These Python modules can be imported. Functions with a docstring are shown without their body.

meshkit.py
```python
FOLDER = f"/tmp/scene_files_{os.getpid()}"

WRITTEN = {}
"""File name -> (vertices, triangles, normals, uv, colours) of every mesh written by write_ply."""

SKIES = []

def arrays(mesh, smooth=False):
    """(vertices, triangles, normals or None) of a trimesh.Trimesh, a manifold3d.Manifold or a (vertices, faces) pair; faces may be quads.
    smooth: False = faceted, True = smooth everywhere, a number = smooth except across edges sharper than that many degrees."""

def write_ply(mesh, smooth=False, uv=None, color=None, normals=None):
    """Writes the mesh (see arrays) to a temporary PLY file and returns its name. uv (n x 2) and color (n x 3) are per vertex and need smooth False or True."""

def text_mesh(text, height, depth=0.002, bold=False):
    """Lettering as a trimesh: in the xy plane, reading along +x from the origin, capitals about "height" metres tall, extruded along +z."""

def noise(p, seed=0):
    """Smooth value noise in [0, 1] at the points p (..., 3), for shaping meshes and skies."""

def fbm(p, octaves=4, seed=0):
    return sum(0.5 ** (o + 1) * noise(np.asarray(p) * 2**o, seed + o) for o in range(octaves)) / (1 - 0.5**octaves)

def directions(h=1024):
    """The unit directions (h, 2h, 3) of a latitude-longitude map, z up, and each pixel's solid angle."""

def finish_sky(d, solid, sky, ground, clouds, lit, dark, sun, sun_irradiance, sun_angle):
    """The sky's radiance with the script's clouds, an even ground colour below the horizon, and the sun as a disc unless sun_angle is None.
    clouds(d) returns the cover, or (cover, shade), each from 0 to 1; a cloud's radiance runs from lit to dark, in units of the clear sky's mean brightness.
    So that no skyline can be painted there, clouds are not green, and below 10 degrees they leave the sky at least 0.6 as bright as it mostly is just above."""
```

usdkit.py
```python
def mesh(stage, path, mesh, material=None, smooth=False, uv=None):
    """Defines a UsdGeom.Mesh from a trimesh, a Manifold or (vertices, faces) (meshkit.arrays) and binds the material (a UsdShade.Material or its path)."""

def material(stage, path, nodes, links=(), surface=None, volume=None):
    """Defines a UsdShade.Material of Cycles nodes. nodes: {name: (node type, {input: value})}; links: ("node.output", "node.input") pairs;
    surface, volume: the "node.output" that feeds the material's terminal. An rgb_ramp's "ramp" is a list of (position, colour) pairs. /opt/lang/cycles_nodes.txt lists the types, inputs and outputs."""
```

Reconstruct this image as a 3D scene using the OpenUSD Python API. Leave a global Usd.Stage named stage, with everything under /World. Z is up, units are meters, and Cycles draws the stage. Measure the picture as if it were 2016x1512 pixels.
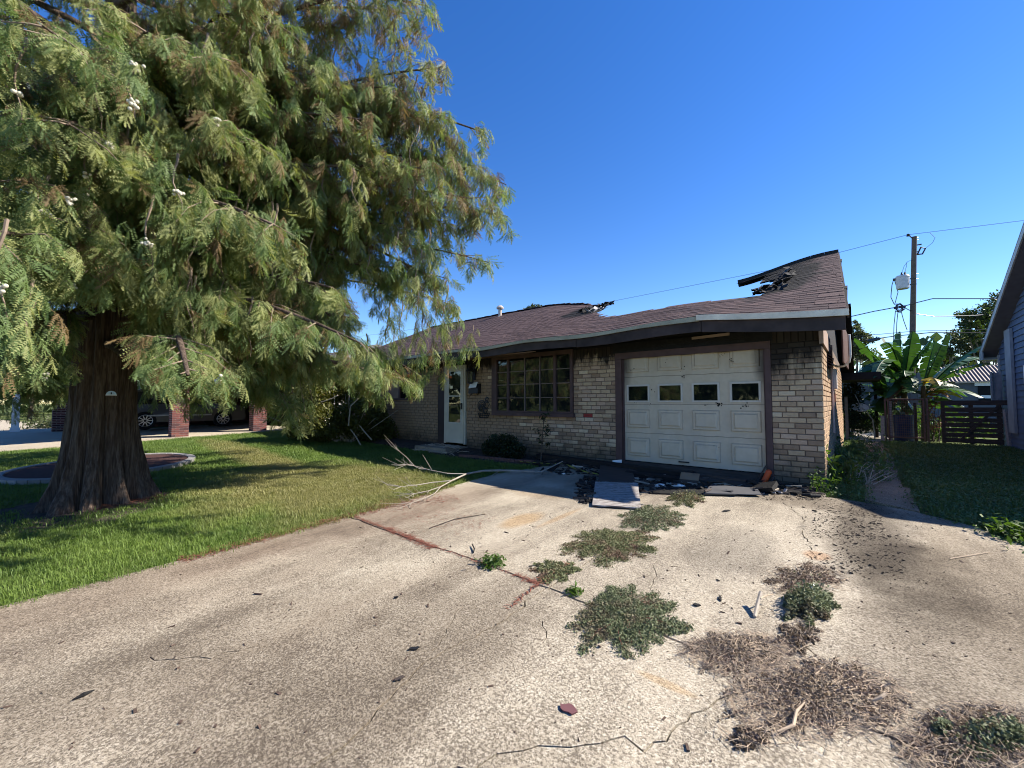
import math, random
import numpy as np, trimesh, usdkit, meshkit
from shapely.geometry import Polygon, LineString, Point, box as sbox
from shapely.ops import unary_union
from scipy.spatial.transform import Rotation as Rot
from pxr import Gf, Sdf, Usd, UsdGeom, UsdLux, UsdShade, Vt

stage = Usd.Stage.CreateInMemory()
UsdGeom.SetStageUpAxis(stage, "Z")
UsdGeom.Xform.Define(stage, "/World"); UsdGeom.Scope.Define(stage, "/World/Looks")
rng = np.random.default_rng(7); random.seed(7)

# ------------------------------------------------------------------ camera
FPX, EYE, YAW, PITCH = 806.0, 1.22, math.radians(40.24), math.atan(36 / 806)
FH = np.array([-math.sin(YAW), math.cos(YAW), 0]); RT = np.array([math.cos(YAW), math.sin(YAW), 0]); UZ = np.array([0, 0, 1.0])
FW = FH * math.cos(PITCH) + UZ * math.sin(PITCH); UPV = UZ * math.cos(PITCH) - FH * math.sin(PITCH); CAM = np.array([0, 0, EYE])
cam = UsdGeom.Camera.Define(stage, "/World/camera")
cam.CreateHorizontalApertureAttr(36.0); cam.CreateVerticalApertureAttr(27.0); cam.CreateFocalLengthAttr(36.0 * FPX / 2016)
cam.AddTransformOp().Set(Gf.Matrix4d(*RT, 0, *UPV, 0, *(-FW), 0, *CAM, 1))
cam.CreateExposureAttr(1.36)
# ------------------------------------------------------------------ sky and sun
SUN_AZ, SUN_EL, SUN_I, SKY_S = math.radians(50.0), math.radians(40.3), 1.15, 0.088
SUN = np.array([math.sin(SUN_AZ) * math.cos(SUN_EL), math.cos(SUN_AZ) * math.cos(SUN_EL), math.sin(SUN_EL)])
skym = usdkit.material(stage, "/World/Looks/sky_look", {"s": ("sky_texture", {"sky_type": "single_scattering", "sun_disc": False, "sun_elevation": SUN_EL, "sun_rotation": SUN_AZ, "altitude": 200.0, "air_density": 1.0, "aerosol_density": 0.05, "ozone_density": 2.4}), "h": ("hsv", {"hue": 0.513, "saturation": 1.33}),
    "b": ("background_shader", {"strength": SKY_S})}, [("s.color", "h.color"), ("h.color", "b.color")], surface="b.background")
dome = UsdLux.DomeLight.Define(stage, "/World/sky"); dome.GetPrim().SetCustomDataByKey("kind", "structure")
UsdShade.MaterialBindingAPI.Apply(dome.GetPrim()).Bind(skym)
sun = UsdLux.DistantLight.Define(stage, "/World/sun"); sun.CreateNormalizeAttr(True); sun.CreateIntensityAttr(SUN_I); sun.CreateAngleAttr(0.53); sun.CreateColorAttr(Gf.Vec3f(1.0, 0.93, 0.82))
sz_ = SUN; sx_ = np.cross([0, 0, 1.0], sz_); sx_ /= np.linalg.norm(sx_); sy_ = np.cross(sz_, sx_)
sun.AddTransformOp().Set(Gf.Matrix4d(*sx_, 0, *sy_, 0, *sz_, 0, 0, 0, 30, 1))

# ------------------------------------------------------------------ helpers: measuring the place
def smooth(t): t = min(1, max(0, t)); return t * t * (3 - 2 * t)
def zg(x, y): return -0.15 + 0.03 * min(0, max(y, -12) - 8.2) + 0.25 * smooth((-x - 10) / 7)
def ray(px, py): return FW + RT * (px - 1008) / FPX + UPV * (756 - py) / FPX
def onY(px, py, Y): d = ray(px, py); return CAM + d * (Y / d[1])
def atD(px, py, D): return CAM + ray(px, py) * D
def onG(px, py, dz=0.0):
    d = ray(px, py); lo, hi = 0.5, 300
    for _ in range(50):
        m = (lo + hi) / 2; P = CAM + d * m
        if P[2] > zg(P[0], P[1]) + dz: lo = m
        else: hi = m
    return CAM + d * lo
def proj(P):
    d = np.asarray(P, float) - CAM; w = d @ FW
    return 1008 + FPX * (d @ RT) / w, 756 - FPX * (d @ UPV) / w, w

# ------------------------------------------------------------------ helpers: mesh building
class MB:
    def __init__(s): s.V, s.F, s.n = [], [], 0
    def add(s, v, f):
        v = np.asarray(v, float); s.V.append(v); s.F += [tuple(i + s.n for i in q) for q in f]; s.n += len(v); return s
    def addt(s, m): return s.add(m.vertices, m.faces.tolist())
    BF = [(0, 3, 2, 1), (4, 5, 6, 7), (0, 1, 5, 4), (1, 2, 6, 5), (2, 3, 7, 6), (3, 0, 4, 7)]
    def box(s, lo, hi):
        x0, y0, z0 = lo; x1, y1, z1 = hi
        return s.add([(x0, y0, z0), (x1, y0, z0), (x1, y1, z0), (x0, y1, z0), (x0, y0, z1), (x1, y0, z1), (x1, y1, z1), (x0, y1, z1)], MB.BF)
    def obox(s, c, size, R=None):
        h = np.array(size) / 2; p = np.array([(-1, -1, -1), (1, -1, -1), (1, 1, -1), (-1, 1, -1), (-1, -1, 1), (1, -1, 1), (1, 1, 1), (-1, 1, 1)]) * h
        if R is not None: p = R.apply(p)
        return s.add(p + np.array(c), MB.BF)
    def beam(s, a, b, w, h, roll=0.0):
        a, b = np.array(a, float), np.array(b, float); d = b - a; L = np.linalg.norm(d); d /= L
        u = np.cross([0, 0, 1.0], d)
        if np.linalg.norm(u) < 1e-3: u = np.array([1.0, 0, 0])
        u /= np.linalg.norm(u); n = np.cross(d, u); u, n = u * math.cos(roll) + n * math.sin(roll), n * math.cos(roll) - u * math.sin(roll)
        p = [(a if k == 0 else b) + u * i * w / 2 + n * j * h / 2 for k in (0, 1) for i, j in ((-1, -1), (1, -1), (1, 1), (-1, 1))]
        return s.add(p, MB.BF)
    def tube(s, pts, rad, n=7, cap=True):
        pts = np.asarray(pts, float); k = len(pts); rad = np.full(k, rad) if np.ndim(rad) == 0 else np.asarray(rad)
        t = np.gradient(pts, axis=0); t /= np.maximum(np.linalg.norm(t, axis=1, keepdims=True), 1e-9)
        u = np.cross(t[0], [0.31, 0.17, 0.93]); u /= np.linalg.norm(u); ang = np.arange(n) / n * 2 * math.pi; V = []
        for i in range(k):
            u = u - t[i] * (u @ t[i]); u /= max(np.linalg.norm(u), 1e-9); w = np.cross(t[i], u)
            V.append(pts[i] + rad[i] * (np.cos(ang)[:, None] * u + np.sin(ang)[:, None] * w))
        F = [(i * n + j, i * n + (j + 1) % n, (i + 1) * n + (j + 1) % n, (i + 1) * n + j) for i in range(k - 1) for j in range(n)]
        if cap: F += [tuple(range(n - 1, -1, -1)), tuple((k - 1) * n + j for j in range(n))]
        return s.add(np.vstack(V), F)
    def lathe(s, c, prof, n=16):
        ang = np.arange(n) / n * 2 * math.pi; V = [(c[0] + r * math.cos(a), c[1] + r * math.sin(a), c[2] + z) for r, z in prof for a in ang]
        F = [(i * n + j, i * n + (j + 1) % n, (i + 1) * n + (j + 1) % n, (i + 1) * n + j) for i in range(len(prof) - 1) for j in range(n)]
        F += [tuple(range(n - 1, -1, -1)), tuple((len(prof) - 1) * n + j for j in range(n))]
        return s.add(V, F)
    def quads(s, P, cn=4):
        """P: (n, cn, 3) loose faces"""
        n = len(P); s.V.append(np.asarray(P).reshape(-1, 3)); b = s.n
        s.F += [tuple(range(b + i * cn, b + (i + 1) * cn)) for i in range(n)]; s.n += n * cn; return s
    def plate(s, poly, z0, z1, slope=True):
        m = trimesh.creation.extrude_polygon(poly, z1 - z0, engine="earcut"); v = np.array(m.vertices); v[:, 2] += z0
        if slope: v[:, 2] += np.array([zg(a, b) for a, b in v[:, :2]])
        return s.add(v, m.faces.tolist())
    def tri(s):
        F = []
        for q in s.F: F += [(q[0], q[i], q[i + 1]) for i in range(1, len(q) - 1)]
        return np.vstack(s.V), np.array(F, int)

used = {}
def numbered(parent, name):
    k = used.get((parent, name), 0); used[(parent, name)] = k + 1
    return f"{parent}/{name}" + (f"_{k:03d}" if k else "")
def setd(prim, **kw):
    for k, v in kw.items():
        if v: prim.SetCustomDataByKey({"cat": "category"}.get(k, k), v)
BASE = {}
def thing(name, label, cat, loc=(0, 0, 0), group=None, kind=None):
    p = numbered("/World", name); x = UsdGeom.Xform.Define(stage, p); x.AddTranslateOp().Set(Gf.Vec3d(*map(float, loc)))
    setd(x.GetPrim(), label=label, cat=cat, group=group, kind=kind); BASE[p] = np.array(loc, float); return p
def obj(name, mb, m, parent="/World", smooth=False, **kw):
    """one Mesh prim, given in world coordinates, under parent"""
    p = numbered(parent, name); v, f = mb.tri() if isinstance(mb, MB) else (np.array(mb[0], float), mb[1])
    b = BASE.get(parent, np.zeros(3)); BASE[p] = b
    q = usdkit.mesh(stage, p, (v - b, f), m, smooth=smooth); q.CreateDoubleSidedAttr(True)
    setd(q.GetPrim(), **kw); return p
def one(name, mb, m, label, cat, group=None, smooth=False, kind=None): return obj(name, mb, m, smooth=smooth, label=label, cat=cat, group=group, kind=kind)
def stuff(name, mb, m, label, cat=None): return obj(name, mb, m, label=label, cat=cat, kind="stuff")
def instancer(path, protos, pos, quat, scale, idx, **kw):
    pi = UsdGeom.PointInstancer.Define(stage, path); t = []
    for i, (mb, m) in enumerate(protos):
        q = f"{path}/kinds/kind_{i:03d}"; v, f = mb.tri(); mm = usdkit.mesh(stage, q, (v, f), m); mm.CreateDoubleSidedAttr(True); t.append(q)
    pi.CreatePrototypesRel().SetTargets([Sdf.Path(q) for q in t])
    pi.CreatePositionsAttr(Vt.Vec3fArray.FromNumpy(np.asarray(pos, np.float32)))
    pi.CreateOrientationsAttr(Vt.QuathArray([Gf.Quath(float(w), float(x), float(y), float(z)) for x, y, z, w in quat]))
    pi.CreateScalesAttr(Vt.Vec3fArray.FromNumpy(np.repeat(np.asarray(scale, np.float32)[:, None], 3, 1)))
    pi.CreateProtoIndicesAttr(Vt.IntArray.FromNumpy(np.asarray(idx, np.int32))); setd(pi.GetPrim(), **kw)

# ------------------------------------------------------------------ helpers: materials
class G:
    def __init__(s): s.n, s.l = {}, []
    def __call__(s, kind, out, **inp):
        nm = f"n{len(s.n)}"; vals = {}
        for k, v in inp.items():
            if isinstance(v, str) and v.startswith("@"): s.l.append((v[1:], f"{nm}.{k}"))
            else: vals[k] = v
        s.n[nm] = (kind, vals); return f"@{nm}.{out}"
    def m(s, op, a, b=0.0, c=0.0): return s("math", "value", math_type=op, value1=a, value2=b, value3=c)
    def pos(s): return s("geometry", "position")
    def noise(s, v, scale, detail=3.0, rough=0.55, sc=None, out="fac", dist=0.0):
        if sc: v = s("mapping", "vector", vector=v, scale=sc)
        return s("noise_texture", out, vector=v, scale=float(scale), detail=float(detail), roughness=rough, distortion=dist)
    def ramp(s, f, stops): return s("rgb_ramp", "color", fac=f, ramp=stops)
    def rng(s, v, a, b, c=0.0, d=1.0): return s("map_range", "result", value=v, from_min=float(a), from_max=float(b), to_min=float(c), to_max=float(d), clamp=True)
    def mix(s, f, a, b, op="mix"): return s("mix_color", "result", blend_type=op, fac=f, a=a, b=b)
    def xyz(s, v): return [s("separate_xyz", k, vector=v) for k in "xyz"]
    def blob(s, x, y, cx, cy, rx, ry, wob=None, soft=0.5):
        dx = s.m("multiply", s.m("subtract", x, float(cx)), 1.0 / rx); dy = s.m("multiply", s.m("subtract", y, float(cy)), 1.0 / ry)
        d = s.m("add", s.m("multiply", dx, dx), s.m("multiply", dy, dy))
        if wob: d = s.m("add", d, s.m("multiply_add", wob, 2.0, -1.0))
        return s.rng(d, 1.0 - soft, 1.0 + soft, 1.0, 0.0)
    def surf(s, path, col, rough=0.85, bump=None, bd=0.01, bs=1.0, spec=0.3, metal=0.0, trans=None, transw=0.4):
        kw = dict(base_color=col, roughness=rough, specular_ior_level=spec, metallic=metal)
        if bump: kw["normal"] = s("bump", "normal", height=bump, distance=bd, strength=bs)
        r = s("principled_bsdf", "BSDF", **kw)
        if trans: r = s("mix_closure", "closure", fac=transw, closure1=r, closure2=s("translucent_bsdf", "BSDF", color=trans))
        return usdkit.material(stage, f"/World/Looks/{path}", s.n, s.l, surface=r[1:])
def sc(c, k): return tuple(min(1, x * k) for x in c)
def flat(name, c, rough=0.7, var=0.18, scale=6.0, bump=0.0, bscale=80.0, spec=0.3, metal=0.0, sc3=None):
    g = G(); p = g.pos(); f = g.noise(p, scale, 5, 0.6, sc3); col = g.ramp(f, [(0.25, sc(c, 1 - var)), (0.75, sc(c, 1 + var))])
    return g.surf(name, col, rough, g.noise(p, bscale, 3, 0.6, sc3) if bump else None, bump or 0.01, 1.0, spec, metal)
def leafmat(name, stops, trans, transw=0.35, rough=0.55, nscale=1.2, spec=0.35, obj_rand=False):
    g = G(); p = g.pos(); f = g.noise(p, nscale, 3); r = g("geometry", "random_per_island") if not obj_rand else g("object_info", "random")
    f2 = g.m("add", g.m("multiply", f, 0.6), g.m("multiply", r, 0.4)); col = g.ramp(f2, stops)
    return g.surf(name, col, rough, spec=spec, trans=g.mix(1.0, col, (*trans,), "multiply"), transw=transw)
def glass(name, tint=(0.02, 0.02, 0.02), alpha=0.75, rough=0.02):
    g = G(); n = g.noise(g.pos(), 1.7, 1); bp = g("bump", "normal", height=n, distance=0.02, strength=0.25)
    a = g("mix_closure", "closure", fac=alpha, closure1=g("diffuse_bsdf", "BSDF", color=tint), closure2=g("transparent_bsdf", "BSDF", color=(0.75, 0.8, 0.78)))
    lw = g.m("multiply_add", g.m("power", g("layer_weight", "facing", blend=0.5), 5.0), 0.9, 0.05); r = g("mix_closure", "closure", fac=lw, closure1=a, closure2=g("glossy_bsdf", "BSDF", color=(1, 1, 1), roughness=rough, normal=bp))
    return usdkit.material(stage, f"/World/Looks/{name}", g.n, g.l, surface=r[1:])

def concrete(name, stains=(), tone=1.0, dirt=1.0):
    """exposed aggregate: light pebbles in grey sandy paste, with stains that have places of their own"""
    g = G(); p = g.pos(); x, y, z = g.xyz(p)
    w = g.mix(0.02, p, g.noise(p, 30, 2, out="color"), "add")
    v1 = g("voronoi_texture", "color", vector=w, scale=105.0); r1 = g("separate_color", "r", color=v1)
    d1 = g("voronoi_texture", "distance", vector=w, scale=105.0)
    peb = g.ramp(r1, [(0.0, (0.24, 0.205, 0.16)), (0.3, (0.36, 0.315, 0.25)), (0.65, (0.45, 0.40, 0.32)), (1.0, (0.56, 0.51, 0.43))])
    n2 = g.noise(p, 170, 2, 0.7); col = g.mix(g.rng(n2, 0.35, 0.7, 0.0, 0.45), peb, (0.28, 0.245, 0.20))
    big = g.noise(p, 0.6, 5, 0.62); wob = g.noise(p, 2.2, 4, 0.65); midn = g.noise(p, 5.5, 4, 0.6)
    run = g.noise(p, 1.0, 5, 0.68, sc=(2.2, 0.30, 1.0))
    grime = g.m("multiply", g.m("add", g.rng(big, 0.40, 0.68), g.m("add", g.rng(run, 0.42, 0.72), g.m("multiply_add", midn, 0.9, -0.45))), 0.55 * dirt)
    speck = g.noise(p, 74, 5, 0.76); thr = g.m("multiply_add", grime, 0.13, 0.425)
    pit = g.rng(g.m("subtract", thr, speck), -0.025, 0.05); col = g.mix(g.m("multiply", pit, 0.8), col, (0.12, 0.098, 0.08))
    col = g.mix(g.m("multiply", g.rng(grime, 0.1, 0.9), 0.42), col, g.mix(1.0, col, (0.55, 0.52, 0.50), "multiply"))
    for cx, cy, rx, ry, c, k in stains:
        b = g.m("multiply", g.blob(x, y, cx, cy, rx, ry, wob, 0.55), float(k)); col = g.mix(b, col, g.mix(1.0, col, c, "multiply"))
    col = g.mix(1.0, col, (tone * 1.0, tone * 0.98, tone * 0.925), "multiply")
    bump = g.m("add", g.m("multiply", d1, -0.6), g.m("add", g.m("multiply", n2, 0.5), g.m("multiply", pit, -0.6)))
    return g.surf(name, col, 0.9, bump, 0.0022, 1.0, 0.2)

def brickmat(name, stops, soot=True, island=False):
    g = G(); p = g.pos(); x, y, z = g.xyz(p)
    if island: f = g.m("add", g.m("multiply", g("geometry", "random_per_island"), 0.8), g.m("multiply", g.noise(p, 9, 4), 0.2))
    else: f = g.noise(p, 9, 4, 0.65)
    col = g.ramp(f, stops); n = g.noise(p, 55, 4, 0.7, sc=(0.6, 0.6, 1.6)); col = g.mix(g.rng(n, 0.5, 0.75, 0, 0.4), col, g.mix(1.0, col, (0.55, 0.5, 0.45), "multiply"))
    if soot:
        w = g.noise(p, 3.0, 5, 0.65, sc=(2.2, 2.2, 0.55))
        # smoke from the garage: deep on the right pier, a fringe on the middle pier and over the window
        k = g.m("add", z, g.m("multiply_add", w, 0.9, -0.45))
        right = g.rng(g.m("subtract", k, g.m("multiply", g.rng(x, -1.1, -0.35), 0.25)), 1.45, 1.85); mid = g.rng(k, 2.03, 2.25)
        onr = g.rng(x, -1.6, -1.4); side = g.rng(y, 8.5, 8.7, 1.0, 0.0)
        s = g.m("multiply", g.mix(onr, mid, right), side)
        col = g.mix(g.m("multiply", s, 0.95), col, (0.012, 0.011, 0.011))
        low = g.rng(g.m("add", z, g.m("multiply_add", g.noise(p, 2.6, 5, 0.7), 0.9, -0.45)), 0.5, 0.02)
        left = g.rng(x, -4.0, -13.0, 0.75, 1.0)
        col = g.mix(g.m("multiply", low, g.m("multiply", side, 0.82)), col, (0.045, 0.043, 0.034))
    return g.surf(name, col, 0.92, n, 0.006, 1.0, 0.2)
# ------------------------------------------------------------------ materials
STAINS = [(-3.4, 0.0, 2.0, 1.7, (0.80, 0.78, 0.77), 0.6), (-4.6, 1.5, 0.8, 3.0, (0.74, 0.69, 0.67), 0.5), (0.7, 3.8, 0.7, 2.2, (0.78, 0.76, 0.74), 0.8), (-2.9, 1.9, 0.25, 1.6, (0.72, 0.69, 0.67), 0.7), (-2.2, 1.6, 0.55, 1.3, (0.55, 0.52, 0.5), 0.75), (-3.3, 0.6, 0.4, 1.5, (0.6, 0.57, 0.55), 0.6), (-1.1, 0.9, 0.5, 0.7, (0.72, 0.7, 0.68), 0.6),
          (-4.9, 3.6, 0.5, 2.4, (0.6, 0.53, 0.51), 0.6), (-4.9, 0.6, 0.4, 1.6, (0.74, 0.69, 0.67), 0.5), (-3.3, 4.1, 0.16, 0.36, (0.95, 0.70, 0.42), 0.6), (-2.98, 4.5, 0.05, 0.5, (0.9, 0.66, 0.42), 0.5), (-0.85, 2.32, 0.16, 0.03, (0.95, 0.72, 0.45), 0.5),
          (-1.0, 4.6, 0.35, 0.8, (0.66, 0.66, 0.67), 0.8), (0.05, 6.0, 0.35, 1.5, (0.32, 0.30, 0.285), 0.8), (-0.3, 7.2, 1.1, 0.45, (0.40, 0.37, 0.35), 0.8), (0.3, 4.9, 0.4, 1.0, (0.4, 0.38, 0.36), 0.8), (0.9, 5.2, 0.6, 1.6, (0.66, 0.62, 0.58), 0.7),
          (-0.35, 4.95, 0.1, 0.12, (1.0, 0.6, 0.35), 0.5), (0.4, 3.6, 0.5, 1.0, (0.6, 0.58, 0.57), 0.6), (-3.7, 6.9, 1.5, 0.8, (0.6, 0.58, 0.56), 0.6), (-3.95, 5.4, 0.5, 0.35, (0.7, 0.6, 0.52), 0.6)]
M_DRIVE = concrete("aggregate_concrete", STAINS)
M_PATH = concrete("old_path_concrete", [(0.3, 13, 3, 12, (0.88, 0.8, 0.72), 1.0)], tone=0.8, dirt=1.0)
M_PALE = concrete("pale_concrete", tone=1.05, dirt=0.5)
BR = [(0.0, (0.27, 0.18, 0.115)), (0.2, (0.39, 0.275, 0.175)), (0.45, (0.46, 0.335, 0.21)), (0.7, (0.52, 0.385, 0.24)), (0.88, (0.45, 0.295, 0.21)), (1.0, (0.58, 0.46, 0.31))]
def tone(k): c = np.array([np.interp(k, [s[0] for s in BR], [s[1][i] for s in BR]) for i in range(3)]); return [(0.2, tuple(c * 0.88)), (0.8, tuple(c * 1.12))]
M_BRICK = [brickmat(f"buff_brick_{i:03d}", tone(k)) for i, k in enumerate((0.05, 0.22, 0.38, 0.52, 0.66, 0.8, 0.93, 1.0))]
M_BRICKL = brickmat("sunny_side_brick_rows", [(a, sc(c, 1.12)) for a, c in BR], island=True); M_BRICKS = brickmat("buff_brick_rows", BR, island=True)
M_REDB = flat("red_brick_single", (0.26, 0.035, 0.03)); M_MORTAR = brickmat("mortar_joint", [(0.2, (0.13, 0.10, 0.08)), (0.8, (0.20, 0.155, 0.125))])
def shinglemat(name, base, burnt=True):
    g = G(); p = g.pos(); x, y, z = g.xyz(p)
    f = g.m("add", g.m("multiply", g("geometry", "random_per_island"), 0.7), g.m("multiply", g.noise(p, 1.1, 3), 0.3))
    col = g.ramp(f, [(0.1, sc(base, 0.68)), (0.5, base), (0.9, sc(base, 1.3))]); col = g.mix(g.rng(g.noise(p, 160, 2), 0.45, 0.7, 0, 0.5), col, sc(base, 0.45))
    if burnt:
        w = g.noise(p, 1.6, 4, 0.6)
        b = g.m("maximum", g.blob(x, y, -1.5, 10.9, 1.02, 1.95, w, 0.2), g.blob(x, y, -6.3, 11.3, 0.65, 1.4, w, 0.3)); col = g.mix(b, col, (0.006, 0.0055, 0.006))
    return g.surf(name, col, 0.9, g.noise(p, 220, 2), 0.004, 1.0, 0.25)
M_SHING = [shinglemat(f"asphalt_shingle_{i:03d}", c) for i, c in enumerate(((0.105, 0.066, 0.066), (0.125, 0.082, 0.08), (0.088, 0.058, 0.06), (0.14, 0.09, 0.086)))]
M_SHINGS = shinglemat("asphalt_shingles", (0.118, 0.076, 0.075)); M_GREYSH = shinglemat("grey_shingles", (0.22, 0.205, 0.195), False); M_BROWNSH = shinglemat("brown_shingles", (0.13, 0.10, 0.085), False)
M_CHAR = flat("charred_wood", (0.010, 0.0092, 0.009), 0.8, 0.5, 14, 0.01, 50, 0.35); M_BLACK = flat("soot_black", (0.008, 0.008, 0.008), 0.95, 0.3)
M_TRIM = flat("brown_trim_paint", (0.085, 0.05, 0.046), 0.6, 0.25, 5, 0.002, 90); M_FASC = flat("dark_fascia_paint", (0.04, 0.028, 0.025), 0.7, 0.6, 3, 0.002, 60)
M_DRIP = flat("drip_edge_metal", (0.33, 0.31, 0.22), 0.55, 0.3, 2.2, 0.001, 60, 0.4); M_DRIP2 = flat("pale_drip_edge", (0.68, 0.60, 0.46), 0.5, 0.3, 3, 0.001, 60, 0.4)
M_SOFF = flat("soffit_plywood", (0.22, 0.13, 0.08), 0.8, 0.3, 2.5, 0.002, 40, sc3=(0.4, 4, 4)); M_RAFT = flat("scorched_rafter", (0.16, 0.085, 0.045), 0.8, 0.6, 7)
M_FRZ = flat("frieze_paint", (0.30, 0.215, 0.165), 0.7, 0.2, 4, 0.002, 70)
def gdoor():
    g = G(); p = g.pos(); x, y, z = g.xyz(p); n = g.noise(p, 2.4, 5, 0.65)
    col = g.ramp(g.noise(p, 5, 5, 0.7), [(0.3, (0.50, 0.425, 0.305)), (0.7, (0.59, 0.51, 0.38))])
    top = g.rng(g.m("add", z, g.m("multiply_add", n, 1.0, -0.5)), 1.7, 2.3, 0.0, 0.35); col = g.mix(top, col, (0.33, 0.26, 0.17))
    for cx in (-3.9, -1.2):
        s = g.m("multiply", g.blob(x, z, cx, 2.05, 0.2, 0.5, n, 0.8), 0.85); col = g.mix(s, col, (0.05, 0.042, 0.035))
    dirt = g.rng(g.noise(p, 1.3, 6, 0.7, sc=(2.5, 1, 0.8)), 0.52, 0.75, 0, 0.3); col = g.mix(dirt, col, (0.30, 0.28, 0.25))
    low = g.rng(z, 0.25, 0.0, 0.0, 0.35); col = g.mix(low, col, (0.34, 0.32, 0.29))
    return g.surf("garage_door_paint", col, 0.5, None, spec=0.35)
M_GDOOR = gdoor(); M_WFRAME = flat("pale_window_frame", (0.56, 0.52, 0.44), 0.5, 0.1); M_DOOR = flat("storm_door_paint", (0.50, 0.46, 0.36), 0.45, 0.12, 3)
M_GLASS = glass("dark_window_glass", alpha=0.8); M_GLASS2 = glass("garage_window_glass", (0.015, 0.017, 0.014), 0.8, 0.03)
M_WHITE = flat("white_paint", (0.75, 0.74, 0.70), 0.5, 0.08); M_IRON = flat("black_iron", (0.012, 0.012, 0.013), 0.45, 0.3, spec=0.5); M_GALV = flat("galvanised_metal", (0.36, 0.36, 0.36), 0.45, 0.25, 8, metal=0.6)
M_GREYM = flat("weathered_grey_wood", (0.29, 0.275, 0.27), 0.9, 0.35, 7, 0.006, 30, sc3=(0.5, 6, 6)); M_DARKW = flat("dark_wet_wood", (0.055, 0.043, 0.037), 0.85, 0.4, 6, 0.006, 30, sc3=(0.6, 5, 5))
M_SOIL = flat("dark_soil", (0.055, 0.042, 0.033), 0.95, 0.5, 9, 0.03, 30); M_MULCH = flat("red_mulch", (0.065, 0.03, 0.024), 0.95, 0.5, 30, 0.03, 45); M_LITT = flat("dry_litter", (0.17, 0.062, 0.042), 0.9, 0.5, 20)
M_STICK = flat("dry_stick", (0.36, 0.31, 0.25), 0.85, 0.3, 15); M_BLEACH = flat("bleached_branch", (0.28, 0.245, 0.205), 0.85, 0.3, 9)

# ------------------------------------------------------------------ the ground
def grid(x0, x1, y0, y1, nx, ny, zf):
    X, Y = np.meshgrid(np.linspace(x0, x1, nx), np.linspace(y0, y1, ny)); V = np.array([(a, b, zf(a, b)) for a, b in zip(X.ravel(), Y.ravel())])
    I = np.arange(nx * ny).reshape(ny, nx); q = np.stack([I[:-1, :-1], I[:-1, 1:], I[1:, 1:], I[1:, :-1]], -1).reshape(-1, 4)
    m = MB(); m.V.append(V); m.F = [tuple(a) for a in q]; m.n = len(V); return m
def lawnmat(name, dark=False):
    g = G(); p = g.pos(); x, y, z = g.xyz(p); f = g.noise(p, 1.1, 5, 0.65); f2 = g.noise(p, 45, 3, 0.7)
    k = 1.3 if dark else 1.2
    col = g.ramp(g.m("add", g.m("multiply", f, 0.5), g.m("multiply", f2, 0.5)), [(0.3, sc((0.045, 0.06, 0.02), k)), (0.5, sc((0.075, 0.10, 0.028), k)), (0.7, sc((0.14, 0.135, 0.06), k))])
    if not dark:
        w = g.noise(p, 1.5, 4); d = g.m("maximum", g.blob(x, y, -7.6, 4.1, 1.7, 1.3, w, 0.5), g.blob(x, y, -8.3, -0.6, 1.7, 0.5, w, 0.5)); col = g.mix(g.m("multiply", d, 0.75), col, (0.17, 0.125, 0.065))
    return g.surf(name, col, 0.95, f2, 0.04, 1.0, 0.1)
M_LAWN = lawnmat("lawn_ground"); M_LAWND = lawnmat("side_yard_ground", True)
far = grid(-420, 420, -420, 420, 61, 61, lambda x, y: zg(x, y) - 0.12 if abs(x) < 60 and abs(y) < 60 else zg(max(-60, min(60, x)), y) - 0.12)
obj("ground", far, M_LAWN, kind="structure")
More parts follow.
